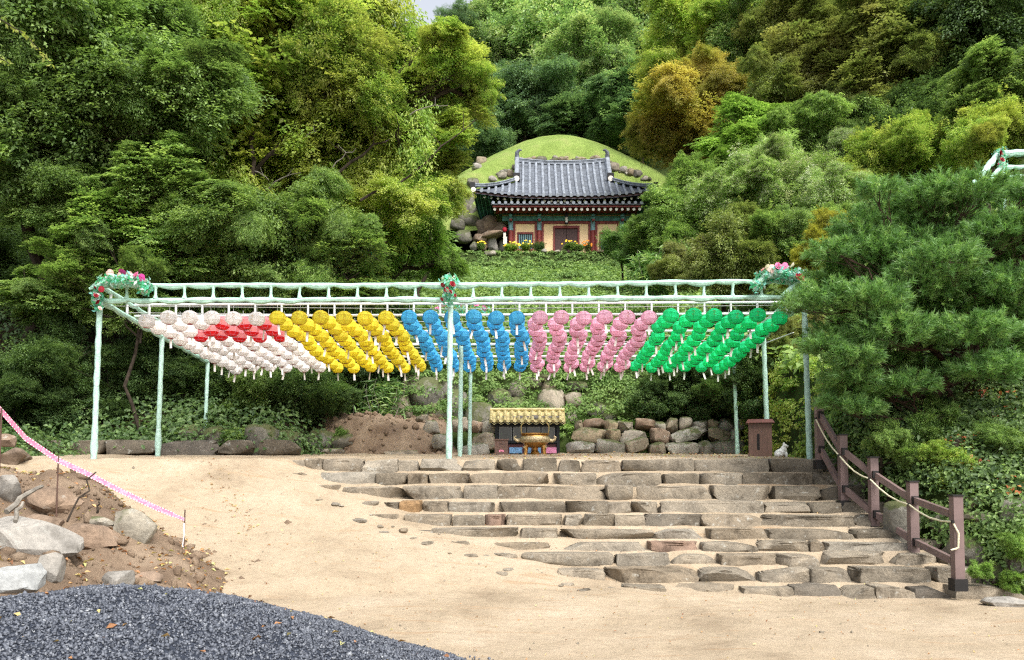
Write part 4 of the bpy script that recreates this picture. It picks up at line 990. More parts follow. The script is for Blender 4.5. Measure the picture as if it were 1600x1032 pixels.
# ------------------------------------------------------------------ the pine on the right
def pine():
    r = np.random.default_rng(77)
    Y0 = 13.9
    base = P(1480, 655, Y0 + 0.4); base.z = float(hill_z(base.x, base.y)) - 0.1
    t = thing('pine_tree', base, 'wide bushy pine with several red trunks on the right bank', 'tree')
    pads = [(1252,478,32,12),(1290,470,55,22),(1292,545,36,14),(1328,590,40,16),(1312,634,24,10),(1345,420,52,26),(1330,520,60,26),(1370,570,55,20),(1360,470,60,26),
            (1345,360,45,24),(1400,330,55,24),(1460,310,55,24),(1520,300,50,22),(1580,305,50,22),(1420,390,65,28),(1490,370,65,28),(1560,370,65,28),(1620,350,60,28),
            (1430,450,60,26),(1500,440,65,28),(1570,450,65,28),(1630,440,60,26),(1440,530,60,26),(1520,520,65,26),(1590,530,65,26),(1410,605,50,18),(1550,580,60,22),(1620,590,60,22),(1300,395,36,16),(1450,580,50,18),(1375,300,30,12),(1640,300,50,22),(1330,610,36,16),(1345,640,32,14),(1335,560,40,16),(1390,520,60,26),(1470,480,60,26),(1540,400,60,26),(1600,400,60,26),(1480,330,50,22),(1420,350,50,22),(1370,390,50,22),(1310,440,48,20),(1600,480,60,26),(1470,410,60,26)]
    Pos = []; Dir = []; cl = []; mb = MB()
    trunks = []
    for k in range(7):
        a = Vector((r.uniform(-0.5, 0.5), r.uniform(-0.25, 0.25), -0.1))
        b = Vector((r.uniform(-1.1, 1.3), r.uniform(-0.5, 0.6), r.uniform(1.6, 2.6)))
        trunks.append(limb(mb, a, b, 0.075, 0.035, r, 0.02, 7, 7))
    for (px, py, rx, rz) in pads:
        Yp = Y0 + r.uniform(-0.9, 0.9); s = Yp / F
        c = P(px, py, Yp) - base
        tk = trunks[r.integers(0, len(trunks))]
        st = min(tk, key=lambda q: abs(q.z - (c.z - 0.35)))
        q = limb(mb, st, c, 0.024, 0.008, r, -0.04, 6, 5)
        nsh = int(26 * (rx / 50) ** 2 * 5.6) + 16
        for _ in range(nsh):
            d = r.normal(size=3); d /= np.linalg.norm(d)
            p = np.array(c) + d * np.array([rx * s, rx * s * 0.9, rz * s]) * (r.random() ** 0.4)
            o = np.array([d[0], d[1], 0.35 + 0.5 * r.random()]) + r.normal(size=3) * 0.25
            Pos.append(p); Dir.append(o / np.linalg.norm(o)); cl.append(r.random())
            if _ % 5 == 0: limb(mb, q[r.integers(3, 7)], p, 0.006, 0.003, r, -0.03, 2, 4)
    Pos = np.array(Pos); Dir = np.array(Dir); cl = np.array(cl); n = len(Pos); per = 40
    idx = np.repeat(np.arange(n), per); k = n * per
    sh = r.uniform(0.10, 0.22, n)
    u = r.random(k)
    perp = r.normal(size=(k, 3)); perp -= Dir[idx] * (perp * Dir[idx]).sum(1, keepdims=True); perp /= np.linalg.norm(perp, axis=1, keepdims=True)
    a = Pos[idx] + Dir[idx] * (u * sh[idx])[:, None]
    nd_ = Dir[idx] * r.uniform(0.5, 1.1, k)[:, None] + perp * r.uniform(0.5, 0.95, k)[:, None]; nd_ /= np.linalg.norm(nd_, axis=1, keepdims=True)
    Ln = r.uniform(0.075, 0.14, k)[:, None]
    sd = np.cross(nd_, r.normal(size=(k, 3))); sd /= np.linalg.norm(sd, axis=1, keepdims=True)
    V = np.stack([a - sd * 0.0072, a + sd * 0.0072, a + nd_ * Ln - np.array([0, 0, 0.01])], 1).reshape(-1, 3)
    link('needles', mesh_np('needles', V, np.arange(k * 3).reshape(-1, 3), [LM['needle']], False, np.clip(0.6 * cl[idx] + 0.4 * r.random(k), 0, 1)), t)
    mb.build('trunk', M['barkpine'], t, smooth=True)
    mb2 = MB(); limb(mb2, (0.3, -0.1, 0.0), (-1.5, -0.5, 0.35), 0.035, 0.01, r, -0.06, 8, 5); limb(mb2, (-0.9, -0.3, 0.1), (-1.3, -0.2, 0.5), 0.015, 0.006, r, 0, 4, 4)
    mb2.build('branch', M['bark'], t, smooth=True)
pine()
# ------------------------------------------------------------------ the hall
def hall():
    C = P(885, 392, 58.0); C.z = 17.3
    t = thing('temple_hall', C, 'small tile roofed temple hall with red columns in front of the grass mound', 'hall')
    ppm = F / 58.0
    X = lambda px: (px - 885) / ppm
    Z = lambda py, Y=58.0: P(885, py, Y).z - C.z
    red = plain('red_painted_wood', (0.20, 0.028, 0.022), 0.6, 0, 0.3, 5)
    teal = plain('teal_painted_wood', (0.07, 0.22, 0.20), 0.6, 0, 0.4, 4)
    blue = plain('pale_blue_painted_wood', (0.16, 0.30, 0.33), 0.6, 0, 0.35, 5)
    dgreen = plain('dark_green_painted_wood', (0.022, 0.085, 0.065), 0.6, 0, 0.5, 3)
    cream = plain('cream_plaster', (0.86, 0.62, 0.36), 0.9, 0, 0.06, 1.5)
    brown = plain('dark_brown_door_wood', (0.075, 0.032, 0.028), 0.6, 0, 0.35, 7)
    tile = plain('grey_roof_tile', (0.235, 0.262, 0.305), 0.42, 0, 0.3, 3.0, 0.55)
    tiled = plain('dark_roof_tile', (0.10, 0.115, 0.14), 0.6, 0, 0.4, 3.0)
    white = plain('white_paint', (0.72, 0.68, 0.62), 0.7, 0, 0.1, 5)
    black = plain('black_iron', (0.012, 0.012, 0.014), 0.5, 0.3)
    stone = M['greyslab']
    zl0, zl1 = Z(346), Z(331)           # lintel beam bottom, top
    cols = [X(797), X(842), X(927), X(973)]
    MB().box(cols[0] - 0.5, cols[3] + 0.5, -0.25, 5.0, -0.5, 0.06).build('plinth', stone, t)
    # wall panels between the columns, with real openings round door and windows
    def panel(x0, x1, ox0, ox1, oz0, oz1):
        m = MB(); y0, y1 = 0.06, 0.22
        m.box(x0, ox0, y0, y1, 0.06, zl0); m.box(ox1, x1, y0, y1, 0.06, zl0); m.box(ox0, ox1, y0, y1, oz1, zl0)
        if oz0 > 0.1: m.box(ox0, ox1, y0, y1, 0.06, oz0)
        return m.build('wall_panel', cream, t)
    dw = 0.80
    panel(cols[1] + .17, cols[2] - .17, -dw - .1, dw + .1, 0.06, Z(354))
    wx = [(X(809), X(831)), (X(939), X(961))]
    for (a, b), (l, r_) in zip(wx, ((cols[0], cols[1]), (cols[2], cols[3]))):
        panel(l + .17, r_ - .17, a - .08, b + .08, 0.55, Z(364))
        w_ = MB().box(a, b, 0.16, 0.19, 0.6, Z(366)).build('window', black, t)
        MB().box(a - .09, a, 0.0, 0.2, 0.5, Z(363)).box(b, b + .09, 0.0, 0.2, 0.5, Z(363)).box(a, b, 0.0, 0.2, Z(366), Z(363)).box(a, b, 0.0, 0.2, 0.5, 0.6).build('frame', red, w_)
        for k in range(7):
            xx = a + (b - a) * (k + 0.5) / 7
            MB().box(xx - .04, xx + .04, 0.06, 0.12, 0.6, Z(366)).build('slat', blue, w_)
    d_ = MB().box(-dw, -0.015, 0.10, 0.16, 0.08, Z(357)).box(0.015, dw, 0.10, 0.16, 0.08, Z(357)).build('door', brown, t)
    for k in range(8):
        xx = -dw + 2 * dw * (k + .5) / 8
        MB().box(xx - .085, xx + .085, 0.085, 0.10, 0.12, Z(358)).build('plank', brown, d_)
    MB().box(-dw - .13, -dw, -0.02, 0.2, 0.06, Z(353)).box(dw, dw + .13, -0.02, 0.2, 0.06, Z(353)).box(-dw, dw, -0.02, 0.2, Z(357), Z(353)).build('door_frame', red, d_)
    # red timber frame round each bay
    for l, r_ in zip(cols[:-1], cols[1:]):
        MB().box(l + .15, l + .32, -0.04, 0.05, 0.06, zl0 - .18).box(r_ - .32, r_ - .15, -0.04, 0.05, 0.06, zl0 - .18).box(l + .15, r_ - .15, -0.04, 0.05, zl0 - .18, zl0 - .01).build('bay_frame', red, t)
    for x in cols:
        c = MB().lathe([(0.17, 0.06), (0.185, 1.1), (0.17, zl0 - .7)], 14, (x, -0.05, 0)).build('column', red, t, smooth=True)
        MB().lathe([(0.172, zl0 - .7), (0.17, zl0 - .02)], 14, (x, -0.05, 0)).build('painted_head', blue, c, smooth=True)
        MB().box(x - .13, x + .13, -0.5, 0.1, zl0 + .02, zl0 + .34).box(x - .10, x + .10, -0.62, -0.5, zl0 + .15, zl0 + .32).build('bracket', teal, c)
        MB().box(x - .09, x + .09, -0.56, -0.3, zl0 - .12, zl0 + .01).build('bracket_tip', red, c)
    b_ = MB().box(cols[0] - .6, cols[3] + .6, -0.12, 0.2, zl0, zl0 + .34).build('lintel', teal, t)
    MB().box(cols[0] - .6, cols[3] + .6, -0.15, 0.2, zl0 + .34, zl0 + .40).build('gilt_band', plain('ochre_paint', (0.30, 0.17, 0.05), 0.6), b_)
    MB().box(cols[0] - .8, cols[3] + .8, -0.20, 0.2, zl0 + .40, zl1 + .05).build('upper_beam', dgreen, t)
    # side and back walls
    MB().box(cols[0] - .1, cols[0] + .1, 0.1, 4.8, 0.06, zl1).build('side_wall', dgreen, t)
    MB().box(cols[3] - .1, cols[3] + .1, 0.1, 4.8, 0.06, zl1).build('side_wall', cream, t)
    MB().box(cols[0], cols[3], 4.6, 4.8, 0.06, zl1 + 1).build('back_wall', dgreen, t)
    # lower eave: short tiled pent roof
    ye, ze = -1.55, Z(318.5, 56.45)
    x0, x1 = X(767), X(1003)
    low = MB()
    low.add([(x0, ye, ze), (x1, ye, ze), (x1, -0.1, ze + .45), (x0, -0.1, ze + .45), (x0, ye, ze - .07), (x1, ye, ze - .07), (x1, -0.1, ze + .3), (x0, -0.1, ze + .3)],
            [(0,1,2,3),(4,7,6,5),(0,4,5,1),(1,5,6,2),(2,6,7,3),(3,7,4,0)])
    low = low.build('lower_eave', tiled, t)
    MB().box(x0 + .1, x1 - .1, ye + .12, ye + .2, ze - .2, ze - .09).build('eave_board', red, low)
    n = 25
    tm = MB(); tm.tube([(0, 0, 0), (0, 1.4, 0.44)], 0.10, 8); tm.tube([(0, -0.01, 0), (0, -0.06, -0.005)], 0.115, 10)
    tmm = tm.mesh('tile_row', tile, True, 40)
    for k in range(n):
        link('tile_row', tmm, low, (x0 + .15 + (x1 - x0 - .3) * k / (n - 1), ye, ze + .06))
    # rafter ends
    rm = MB(); rm.tube([(0, 0.03, 0), (0, 1.4, 0.35)], 0.098, 10); rm.m = 1; rm.tube([(0, 0, 0), (0, 0.03, 0.007)], 0.1, 12)
    rmm = rm.mesh('rafter', [dgreen, white], True, 40)
    for k in range(26):
        link('rafter', rmm, t, (x0 + .25 + (x1 - x0 - .5) * k / 25, ye + .22, ze - .32))
    MB().box(x0 + .3, x1 - .3, ye + .5, -0.1, ze - .25, ze - .16).build('soffit', red, t)
    # main roof: curved tiled front slope, descending ridges, hips
    XL, XR = X(739), X(1021); RL, RR = X(806), X(957)
    yE, yR = -1.75, 2.9
    zE, zR = Z(306, 56.25), Z(258, 60.9)
    def eave(x):        # eave line lifts towards the corners
        u = (x - (XL + XR) / 2) / ((XR - XL) / 2); return zE + 0.42 * abs(u) ** 2.6
    def ridge(x):
        u = (x - (RL + RR) / 2) / ((RR - RL) / 2); return zR + 0.22 * abs(u) ** 2
    def hipline(x):     # upper end of the slope for a given x: ridge in the middle, hip at the sides
        if RL <= x <= RR: return 1.0
        e = XL if x < RL else XR; q = RL if x < RL else RR
        return 0.52 * (x - e) / (q - e) if abs(q - e) > 0 else 0
    def surf(x, s):
        z = eave(x) + (ridge(min(max(x, RL), RR)) - eave(x)) * (0.62 * s + 0.38 * s ** 1.9)
        return Vector((x, yE + (yR - yE) * s, z))
    nx, ns = 44, 8; V = []; Fc = []
    for i in range(nx + 1):
        x = XL + (XR - XL) * i / nx; sm = max(hipline(x), 0.02)
        for j in range(ns + 1): V.append(surf(x, sm * j / ns))
    for i in range(nx):
        for j in range(ns):
            a = i * (ns + 1) + j; Fc.append((a, a + ns + 1, a + ns + 2, a + 1))
    rf = MB().add(V, Fc); k0 = len(rf.v)
    # underside
    rf.add([v - Vector((0, -0.02, 0.22)) for v in V], [tuple(reversed(f)) for f in Fc])
    rf.add([], [])
    roof = rf.build('roof', tiled, t, smooth=True, sharp=50)
    nt_ = 27
    for k in range(nt_):
        x = XL + 0.12 + (XR - XL - 0.24) * k / (nt_ - 1); sm = max(hipline(x), 0.05)
        pts = [surf(x, sm * j / 6) + Vector((0, 0, 0.045)) for j in range(7)]
        m = MB(); m.tube(pts, 0.105, 8); p0 = pts[0]
        m.tube([p0 + Vector((0, 0.0, -0.02)), p0 + Vector((0, -0.07, -0.03))], 0.125, 10)
        o = m.build('tile_row', tile, roof, smooth=True)
    # fascia and upper rafters
    for i in range(nx):
        xa = XL + (XR - XL) * i / nx; xb = XL + (XR - XL) * (i + 1) / nx
        V2 = [(xa, yE + .12, eave(xa) - .05), (xb, yE + .12, eave(xb) - .05), (xb, yE + .12, eave(xb) - .2), (xa, yE + .12, eave(xa) - .2)]
        if i == 0: fa = MB()
        fa.add(V2, [(3, 2, 1, 0)])
    fa.build('fascia', brown, roof)
    for k in range(25):
        x = X(757) + (X(1005) - X(757)) * k / 24
        o = link('rafter', rmm, t, (x, yE + .3, eave(x) - .28)); o.scale = (0.85, 1, 0.85)
    # ridges
    def ridge_bar(name, pts, w, h):
        m = MB()
        for off, ww in ((0, w), (h * 0.5, w * 0.8), (h, w * 0.95)):
            m.tube([Vector(p) + Vector((0, 0, off)) for p in pts], ww / 2, 8, squash=h / w * 0.75)
        return m.build(name, tile, roof, smooth=True)
    ridge_bar('main_ridge', [(RL + (RR - RL) * k / 12, yR + .05, ridge(RL + (RR - RL) * k / 12) + .05) for k in range(13)], 0.3, 0.22)
    for sx, xq, xe in ((-1, RL, XL), (1, RR, XR)):
        ridge_bar('descending_ridge', [surf(xq, s) + Vector((0, 0, 0.12)) for s in (1.0, 0.85, 0.7, 0.55)], 0.34, 0.26)
        m = MB(); p = surf(xq, 0.53) + Vector((0, -0.1, 0.15)); m.box(p.x - .24, p.x + .24, p.y - .1, p.y + .15, p.z - .12, p.z + .42)
        e1 = m.build('ridge_end', black, roof)
        MB().lathe([(0.0, -.06), (0.2, -.05), (0.2, .05), (0, .06)], 12).build('end_tile', white, roof, loc=(p.x, p.y - .12, p.z - .02), rot=(R(90), 0, 0))
        # hip ridge out to the corner
        hp = [surf(xq, 0.52) + Vector((0, 0, .16))]
        for f in (0.25, 0.5, 0.75, 1.0):
            x = xq + (xe - xq) * f; hp.append(surf(x, max(hipline(x), 0.0)) + Vector((0, 0, .16 + .06 * f)))
        ridge_bar('hip_ridge', hp, 0.28, 0.16)
        p = Vector(hp[-1]); MB().box(p.x - .16, p.x + .16, p.y - .16, p.y + .1, p.z - .12, p.z + .25).build('ridge_end', black, roof)
        MB().lathe([(0.0, -.06), (0.17, -.05), (0.17, .05), (0, .06)], 12).build('end_tile', white, roof, loc=(p.x - sx * .05, p.y - .2, p.z - .3), rot=(R(90), 0, 0))
        # finial of the main ridge
        q = Vector((xq, yR, ridge(xq) + .1)); m = MB()
        m.tube([q, q + Vector((0, 0, .35)), q + Vector((0, -.05, .6)), q + Vector((-sx * .18, -.1, .78)), q + Vector((-sx * .34, -.1, .74))], [.2, .17, .15, .1, .05], 8)
        m.build('ridge_finial', tiled, roof, smooth=True)
        # end of the hipped side: boarded eave curving down, and gable slope behind
        sd = MB()
        prof = [(xe, yE + .1, eave(xe) - .12), (xe + sx * -.06, 0.2, eave(xe) - .35), (xe + sx * -.35, 1.6, eave(xe) - 1.2), (xe + sx * -.95, 2.6, eave(xe) - 2.3)]
        inn = [(xe - sx * 1.3, yE + .3, eave(xe) - .42), (xe - sx * 1.35, 0.2, eave(xe) - .6), (xe - sx * 1.4, 1.6, eave(xe) - 1.3), (xe - sx * 1.5, 2.6, eave(xe) - 2.35)]
        vs_ = []; fs_ = []
        for a, b in zip(prof, inn): vs_ += [a, b]
        for j in range(3): fs_.append((2*j, 2*j+1, 2*j+3, 2*j+2))
        vs2 = [(v[0], v[1], v[2] + .06) for v in vs_]
        sd.add(vs_, fs_); sd.add(vs2, [tuple(reversed(f)) for f in fs_])
        side = sd.build('side_eave', dgreen, t)
        for j in range(9):
            f = (j + .5) / 9
            pa = [Vector(prof[k]).lerp(Vector(inn[k]), f) - Vector((0, 0, .05)) for k in range(4)]
            MB().tube(pa, 0.055, 5).build('batten', teal if j % 2 else dgreen, side)
        # side roof skin joining hip to the back
        MB().add([surf(xe, 0), surf(xq, 0.52), (xq, yR + 2.0, zR - 1.6), (xe, yR + 2.0, eave(xe))], [(0, 1, 2, 3), (3, 2, 1, 0)]).build('side_slope', tiled, roof)
        MB().add([surf(xq, 0.52), surf(xq, 1.0), (xq, yR + 2.0, zR - 1.6)], [(0, 1, 2), (2, 1, 0)]).build('gable', red, roof)
    MB().add([(RL, yR, zR), (RR, yR, zR), (RR, yR + 2.6, zR - 1.6), (RL, yR + 2.6, zR - 1.6)], [(0,1,2,3),(3,2,1,0)]).build('rear_slope', tiled, roof)
    # lamp above the door
    lp = thing('wall_lamp', C + Vector((0, -0.3, zl0 + .0)), 'small black lamp with white glass above the hall door', 'lamp')
    MB().box(-.1, .1, -.12, .12, .18, .42).box(-.03, .03, 0.1, .3, .25, .32).build('cap', black, lp)
    MB().lathe([(0.0, -.22), (.10, -.2), (.11, .18), (0, .18)], 10).build('glass', white, lp, smooth=True)
    MB().lathe([(0.12, -.3), (.12, -.2), (0, -.2)], 10).build('base', black, lp)
    # red ball hanging at the left column, with pale streamer
    hb = thing('hanging_ornament', C + Vector((cols[0] - .42, -.4, zl0 - .75)), 'red ball ornament with white streamer hanging at the left column of the hall', 'ornament')
    MB().lathe([(0.0, .2), (.11, .17), (.16, .05), (.15, -.06), (.07, -.14), (0, -.16)], 12).build('ball', plain('crimson', (.5, .012, .04), .6), hb, smooth=True)
    MB().box(-.10, .08, -.02, .02, -1.0, -.2).box(-.02, .16, -.05, -.03, -1.3, -.5).build('streamer', white, hb)
    MB().tube([(0, 0, .26), (0, 0.1, .7)], .015, 5).build('cord', black, hb)
    return C
HC = hall()

# flower beds and clipped bushes in front of the hall
def flower_bush(px, py, wpx, hpx, Y, label, mat, fc, nfl, seed):
    r = np.random.default_rng(seed); s = Y / F; c = P(px, py, Y); B = Vector((c.x, c.y, c.z - hpx * s / 2))
    t = thing('flower_bush' if nfl else 'clipped_bush', B, label, 'bush', 'bushes in front of the hall')
    o = link('foliage', CROWN['bush'][0], t, (0, 0, hpx * s * .5), (0, 0, r.uniform(0, 6)), (wpx * s * .5, wpx * s * .4, hpx * s * .55)); set_mat(o, LM[mat])
    if nfl:
        fm = plain('petal_%d' % seed, fc, .6)
        k = nfl; d = r.normal(size=(k, 3)); d /= np.linalg.norm(d, axis=1, keepdims=True); d[:, 2] = np.abs(d[:, 2]); d[:, 1] = -np.abs(d[:, 1])
        for q in range(k):
            m = MB(); m.lathe([(0.0, .02), (.05, .03), (.075, .01), (.035, -.02)], 7)
            m.build('blossom', fm, t, loc=Vector((d[q][0] * wpx * s * .5, d[q][1] * wpx * s * .42, hpx * s * .5 + d[q][2] * hpx * s * .55)), rot=(R(50), 0, 0))
for a in ((752, 385, 16, 14, 56.8, 'yellow flowering bush left of the hall beside the rocks', 'green', (.75, .5, .02), 8, 1),
          (800, 387, 28, 16, 56.9, 'yellow flowering bush under the left window of the hall', 'yellowgreen', (.75, .5, .02), 12, 2),
          (823, 385, 22, 16, 56.9, 'second yellow flowering bush, just right of the left window', 'yellowgreen', (.8, .55, .03), 9, 3),
          (842, 385, 25, 22, 56.9, 'clipped dark green ball bush left of the hall door', 'dark', None, 0, 4),
          (890, 385, 26, 18, 56.9, 'yellow flowering bush in front of the hall door', 'green', (.8, .5, .02), 8, 5),
          (905, 388, 20, 14, 56.8, 'clipped green bush right of the yellow one at the hall door', 'green', None, 0, 6),
          (917, 386, 17, 18, 56.9, 'orange flowering bush right of the hall door', 'olive', (.8, .24, .01), 12, 7)):
    flower_bush(*a)

# ------------------------------------------------------------------ lantern frame
tulle = None
def tulle_mat(name, c, sc):
    m, n, b = new_mat(name); v = coords(n)
    f = noise(n, v, sc, 6, .7, 1.0)
    lk(n, ramp(n, f, [(.3, tuple(x * .62 for x in c)), (.55, c), (.75, tuple(min(1, x * 1.25) for x in c))]), b.inputs['Base Color'])
    b.inputs['Roughness'].default_value = .7; b.inputs['Specular IOR Level'].default_value = .3
    bump(n, b, f, .8, .02); return m
M['tulle'] = tulle_mat('pale_green_tulle', (.42, .66, .55), 9)
M['tullepost'] = tulle_mat('wrapped_green_netting', (.42, .62, .54), 16)
M['pipe'] = plain('white_steel_pipe', (.62, .64, .64), .4, .0, .08, 3)
M['wire'] = plain('grey_wire', (.40, .41, .40), .5, .2)
YF, YM, YB = 15.6, 18.3, 20.95
XL_, XM_, XR_ = -8.08, -1.44, 5.25
fr = thing('lantern_frame', (-1.4, 18, 2.1), 'open steel lantern frame wrapped in pale green tulle with nine posts', 'frame')
def part(mb, name, mat, smooth=True, parent=None):
    o = mb.build(name, mat, None, smooth=smooth); o.parent = parent or fr
    if parent is None: o.matrix_parent_inverse = Matrix.Translation(-fr.location)
    return o
frr = np.random.default_rng(17)
def swag(a, b, r0, amp, seg, mb=None, n=8, sag=0.02):
    """pipe wrapped in cloth that is tied at intervals"""
    a = Vector(a); b = Vector(b); L = (b - a).length; k = max(1, round(L / seg)); pts = []; rad = []
    for i in range(k):
        am = amp * frr.uniform(.6, 1.4); sg = sag * frr.uniform(.3, 1.6)
        for j in range(6):
            t = (i + j / 6) / k; w_ = math.sin(math.pi * j / 6)
            pts.append(a.lerp(b, t) - Vector((0, 0, sg * w_))); rad.append(r0 + am * w_)
    pts.append(b); rad.append(r0)
    mb = mb or MB(); mb.tube(pts, rad, n); return mb
def post(x, Y, ztop, r0, lean=0.0):
    zb = float(sand_z(x, Y)) - 0.08
    pts = []; rad = []; z = zb; k = int((ztop - zb) / 0.16)
    for i in range(k + 1):
        t = i / k; w_ = (0.0 if i % 2 else 1.0)
        bulge = 0.35 if (i <= 3 and i > 0) else 0
        pts.append((x + lean * (1 - t), Y + frr.normal() * .003, zb + (ztop - zb) * t)); rad.append(r0 * (0.86 + 0.16 * w_ + frr.uniform(-.05, .08) + bulge * frr.uniform(.2, 1)))
    return part(MB().tube(pts, rad, 10), 'post', M['tullepost'])
ZB = {YF: 5.0, YM: 4.78, YB: 4.60}
for Yp, r0 in ((YF, .054), (YM, .053), (YB, .049)):
    for x in (XL_, XM_, XR_):
        xx = x if x != XM_ else {YF: -1.44, YM: -1.45, YB: -1.42}[Yp]
        post(xx, Yp, ZB[Yp] + (.06 if x == XM_ else 0), r0, {XL_: -.04, XM_: -.02, XR_: .06}[x])
for z0, z1, nm in ((5.28, 5.37, 'top_chord'), (5.0, 5.06, 'bottom_chord')):
    part(swag((XL_, YF, z0), (XM_, YF, z0 + .02), .037, .024, .55), nm, M['tulle'])
    part(swag((XM_, YF, z0 + .02), (XR_, YF, z1), .037, .024, .55), nm, M['tulle'])
x = XL_ + .5
while x < XR_ - .2:
    f = (x - XL_) / (XR_ - XL_)
    part(MB().tube([(x, YF, 5.02 + .05 * f), (x + frr.normal() * .006, YF, 5.10 + .05 * f), (x, YF, 5.2 + .05 * f), (x, YF, 5.27 + .08 * f)], [.05, .026, .026, .05], 8), 'rung', M['tulle'])
    x += .547
for x in (XL_, XR_):
    part(swag((x, YF, 5.0), (x, YM, 4.78), .04, .02, .5), 'side_beam', M['tulle']); part(swag((x, YM, 4.78), (x, YB, 4.60), .04, .02, .5), 'side_beam', M['tulle'])
    part(swag((x, YF, 5.28), (x, YB, 4.86), .035, .015, .5), 'side_top_beam', M['tulle'])
    for k in range(8):
        t = (k + .6) / 8; Yk = YF + (YB - YF) * t
        part(MB().tube([(x, Yk, 5.0 - .4 * t), (x, Yk, 5.28 - .42 * t)], .025, 6), 'rung', M['pipe'])
# bare white cross pipes behind the wrapped front
part(MB().tube([(XL_, 17.0, 5.21), (XR_, 17.0, 5.26)], .026, 8), 'cross_pipe', M['pipe'])
part(MB().tube([(XL_, 17.0, 4.97), (XR_, 17.0, 5.02)], .026, 8), 'cross_pipe', M['pipe'])
x = XL_ + .3
while x < XR_:
    f = (x - XL_) / (XR_ - XL_)
    part(MB().tube([(x, 17.0, 4.97 + .05 * f), (x, 17.0, 5.21 + .05 * f)], .022, 6), 'rung', M['pipe']); x += .545
for Yk, zk in ((18.3, 4.88), (19.6, 4.80), (20.95, 4.71)):
    part(MB().tube([(XL_, Yk, zk), (XR_, Yk, zk + .02)], .028, 8), 'cross_pipe', M['pipe'])
for k in range(11):
    Yk = 15.95 + k * .497
    part(MB().tube([(XL_, Yk, 5.0 - (Yk - YF) * .06 - .02), (XM_, Yk, 4.97 - (Yk - YF) * .06 - .05), (XR_, Yk, 5.0 - (Yk - YF) * .06)], .007, 5), 'wire', M['wire'])
part(MB().tube([P(1165, 547, 20.2), P(1200, 535, 19), P(1240, 520, 17.5)], .012, 5), 'cable', M['pipe'])

# ------------------------------------------------------------------ lanterns
def paper(name, c, tr=.55):
    m, n, b = new_mat(name); v = coords(n)
    f = noise(n, v, 7, 4, .6)
    oi = nd(n, 'ShaderNodeObjectInfo')
    col = ramp(n, f, [(.3, tuple(x * .86 for x in c)), (.7, tuple(min(1, x * 1.04) for x in c))])
    mr = nd(n, 'ShaderNodeMapRange'); mr.inputs[3].default_value = .88; mr.inputs[4].default_value = 1.05; lk(n, oi.outputs['Random'], mr.inputs[0])
    vm = nd(n, 'ShaderNodeVectorMath', operation='SCALE'); lk(n, col, vm.inputs[0]); lk(n, mr.outputs[0], vm.inputs['Scale'])
    lk(n, vm.outputs[0], b.inputs['Base Color']); b.inputs['Roughness'].default_value = .55; b.inputs['Specular IOR Level'].default_value = .25
    t = nd(n, 'ShaderNodeBsdfTranslucent'); lk(n, vm.outputs[0], t.inputs[0])
    ms = nd(n, 'ShaderNodeMixShader'); ms.inputs[0].default_value = tr
    lk(n, b.outputs[0], ms.inputs[1]); lk(n, t.outputs[0], ms.inputs[2]); lk(n, ms.outputs[0], n.nodes['Material Output'].inputs[0]); return m
PAP = {'white': paper('white_paper', (.98, .955, .945)), 'yellow': paper('yellow_paper', (.98, .88, .10)), 'blue': paper('blue_paper', (.16, .68, .99)),
       'pink': paper('pink_paper', (.98, .66, .80)), 'green': paper('green_paper', (.04, .92, .42)), 'red': paper('red_paper', (.9, .03, .04)), 'blush': paper('blush_paper', (.88, .36, .36))}
M['tag'] = plain('white_tag_paper', (.74, .72, .70), .8, 0, .06)
M['gold'] = plain('gold_print', (.55, .38, .10), .5)
M['ribs'] = {k: plain(k + '_rib', tuple(x * .8 for x in c), .7) for k, c in (('white', (.95, .85, .85)), ('yellow', (.8, .5, .02)), ('blue', (.04, .3, .7)), ('pink', (.8, .3, .45)), ('green', (.01, .45, .12)))}
M['lbase'] = {k: plain(k + '_lantern_base', c, .7) for k, c in (('white', (.40, .05, .06)), ('yellow', (.45, .22, .01)), ('blue', (.02, .10, .32)), ('pink', (.45, .10, .20)), ('green', (.01, .20, .06)))}
LPROF = [(.045, .122), (.096, .094), (.138, .048), (.140, -.040), (.098, -.094), (.050, -.120)]
def lan_shade(cols, two=False):
    m = MB()
    n = 8
    if not two: m.lathe(LPROF, n); return m.mesh('lantern_shade', PAP[cols])
    m.m = 0; m.lathe(LPROF[:4], n); m.m = 1; m.lathe(LPROF[3:], n)
    return m.mesh('lantern_shade', [PAP['blush'], PAP['red']])
SH = {k: lan_shade(k) for k in ('white', 'yellow', 'blue', 'pink', 'green')}
SH['red'] = lan_shade(None, True)
mb = MB()
for k in range(8):
    a = 2 * math.pi * k / 8; mb.tube([((r_ + .0015) * math.cos(a), (r_ + .0015) * math.sin(a), z) for r_, z in LPROF], .0024, 4, False)
for (r_, z) in (LPROF[1], LPROF[2], LPROF[3], LPROF[4]):
    mb.tube([((r_ + .0015) * math.cos(2 * math.pi * k / 8), (r_ + .0015) * math.sin(2 * math.pi * k / 8), z) for k in range(9)], .0022, 4, False)
RIB = {k: mb.mesh('ribs', M['ribs'][k]) for k in M['ribs']}
BASE = {k: MB().lathe([(.0, -.122), (.05, -.120), (.058, -.108), (.0, -.100)], 10).mesh('base', M['lbase'][k]) for k in M['lbase']}
TAG = MB().box(-.021, .021, -.001, .001, -.30, -.125).mesh('paper_tag', M['tag'])
mb = MB()     # looped gold mark printed on the paper, like a rounded 2
pp = [(-.022, .035), (-.010, .052), (.012, .050), (.020, .032), (.006, .010), (-.018, -.008), (-.024, -.026), (.0, -.020), (.026, -.024)]
mb.tube([(a, -.137 - .0 * b, b + .005) for a, b in pp], .0042, 4, squash=.5)
MARK = mb.mesh('gold_mark', M['gold'])
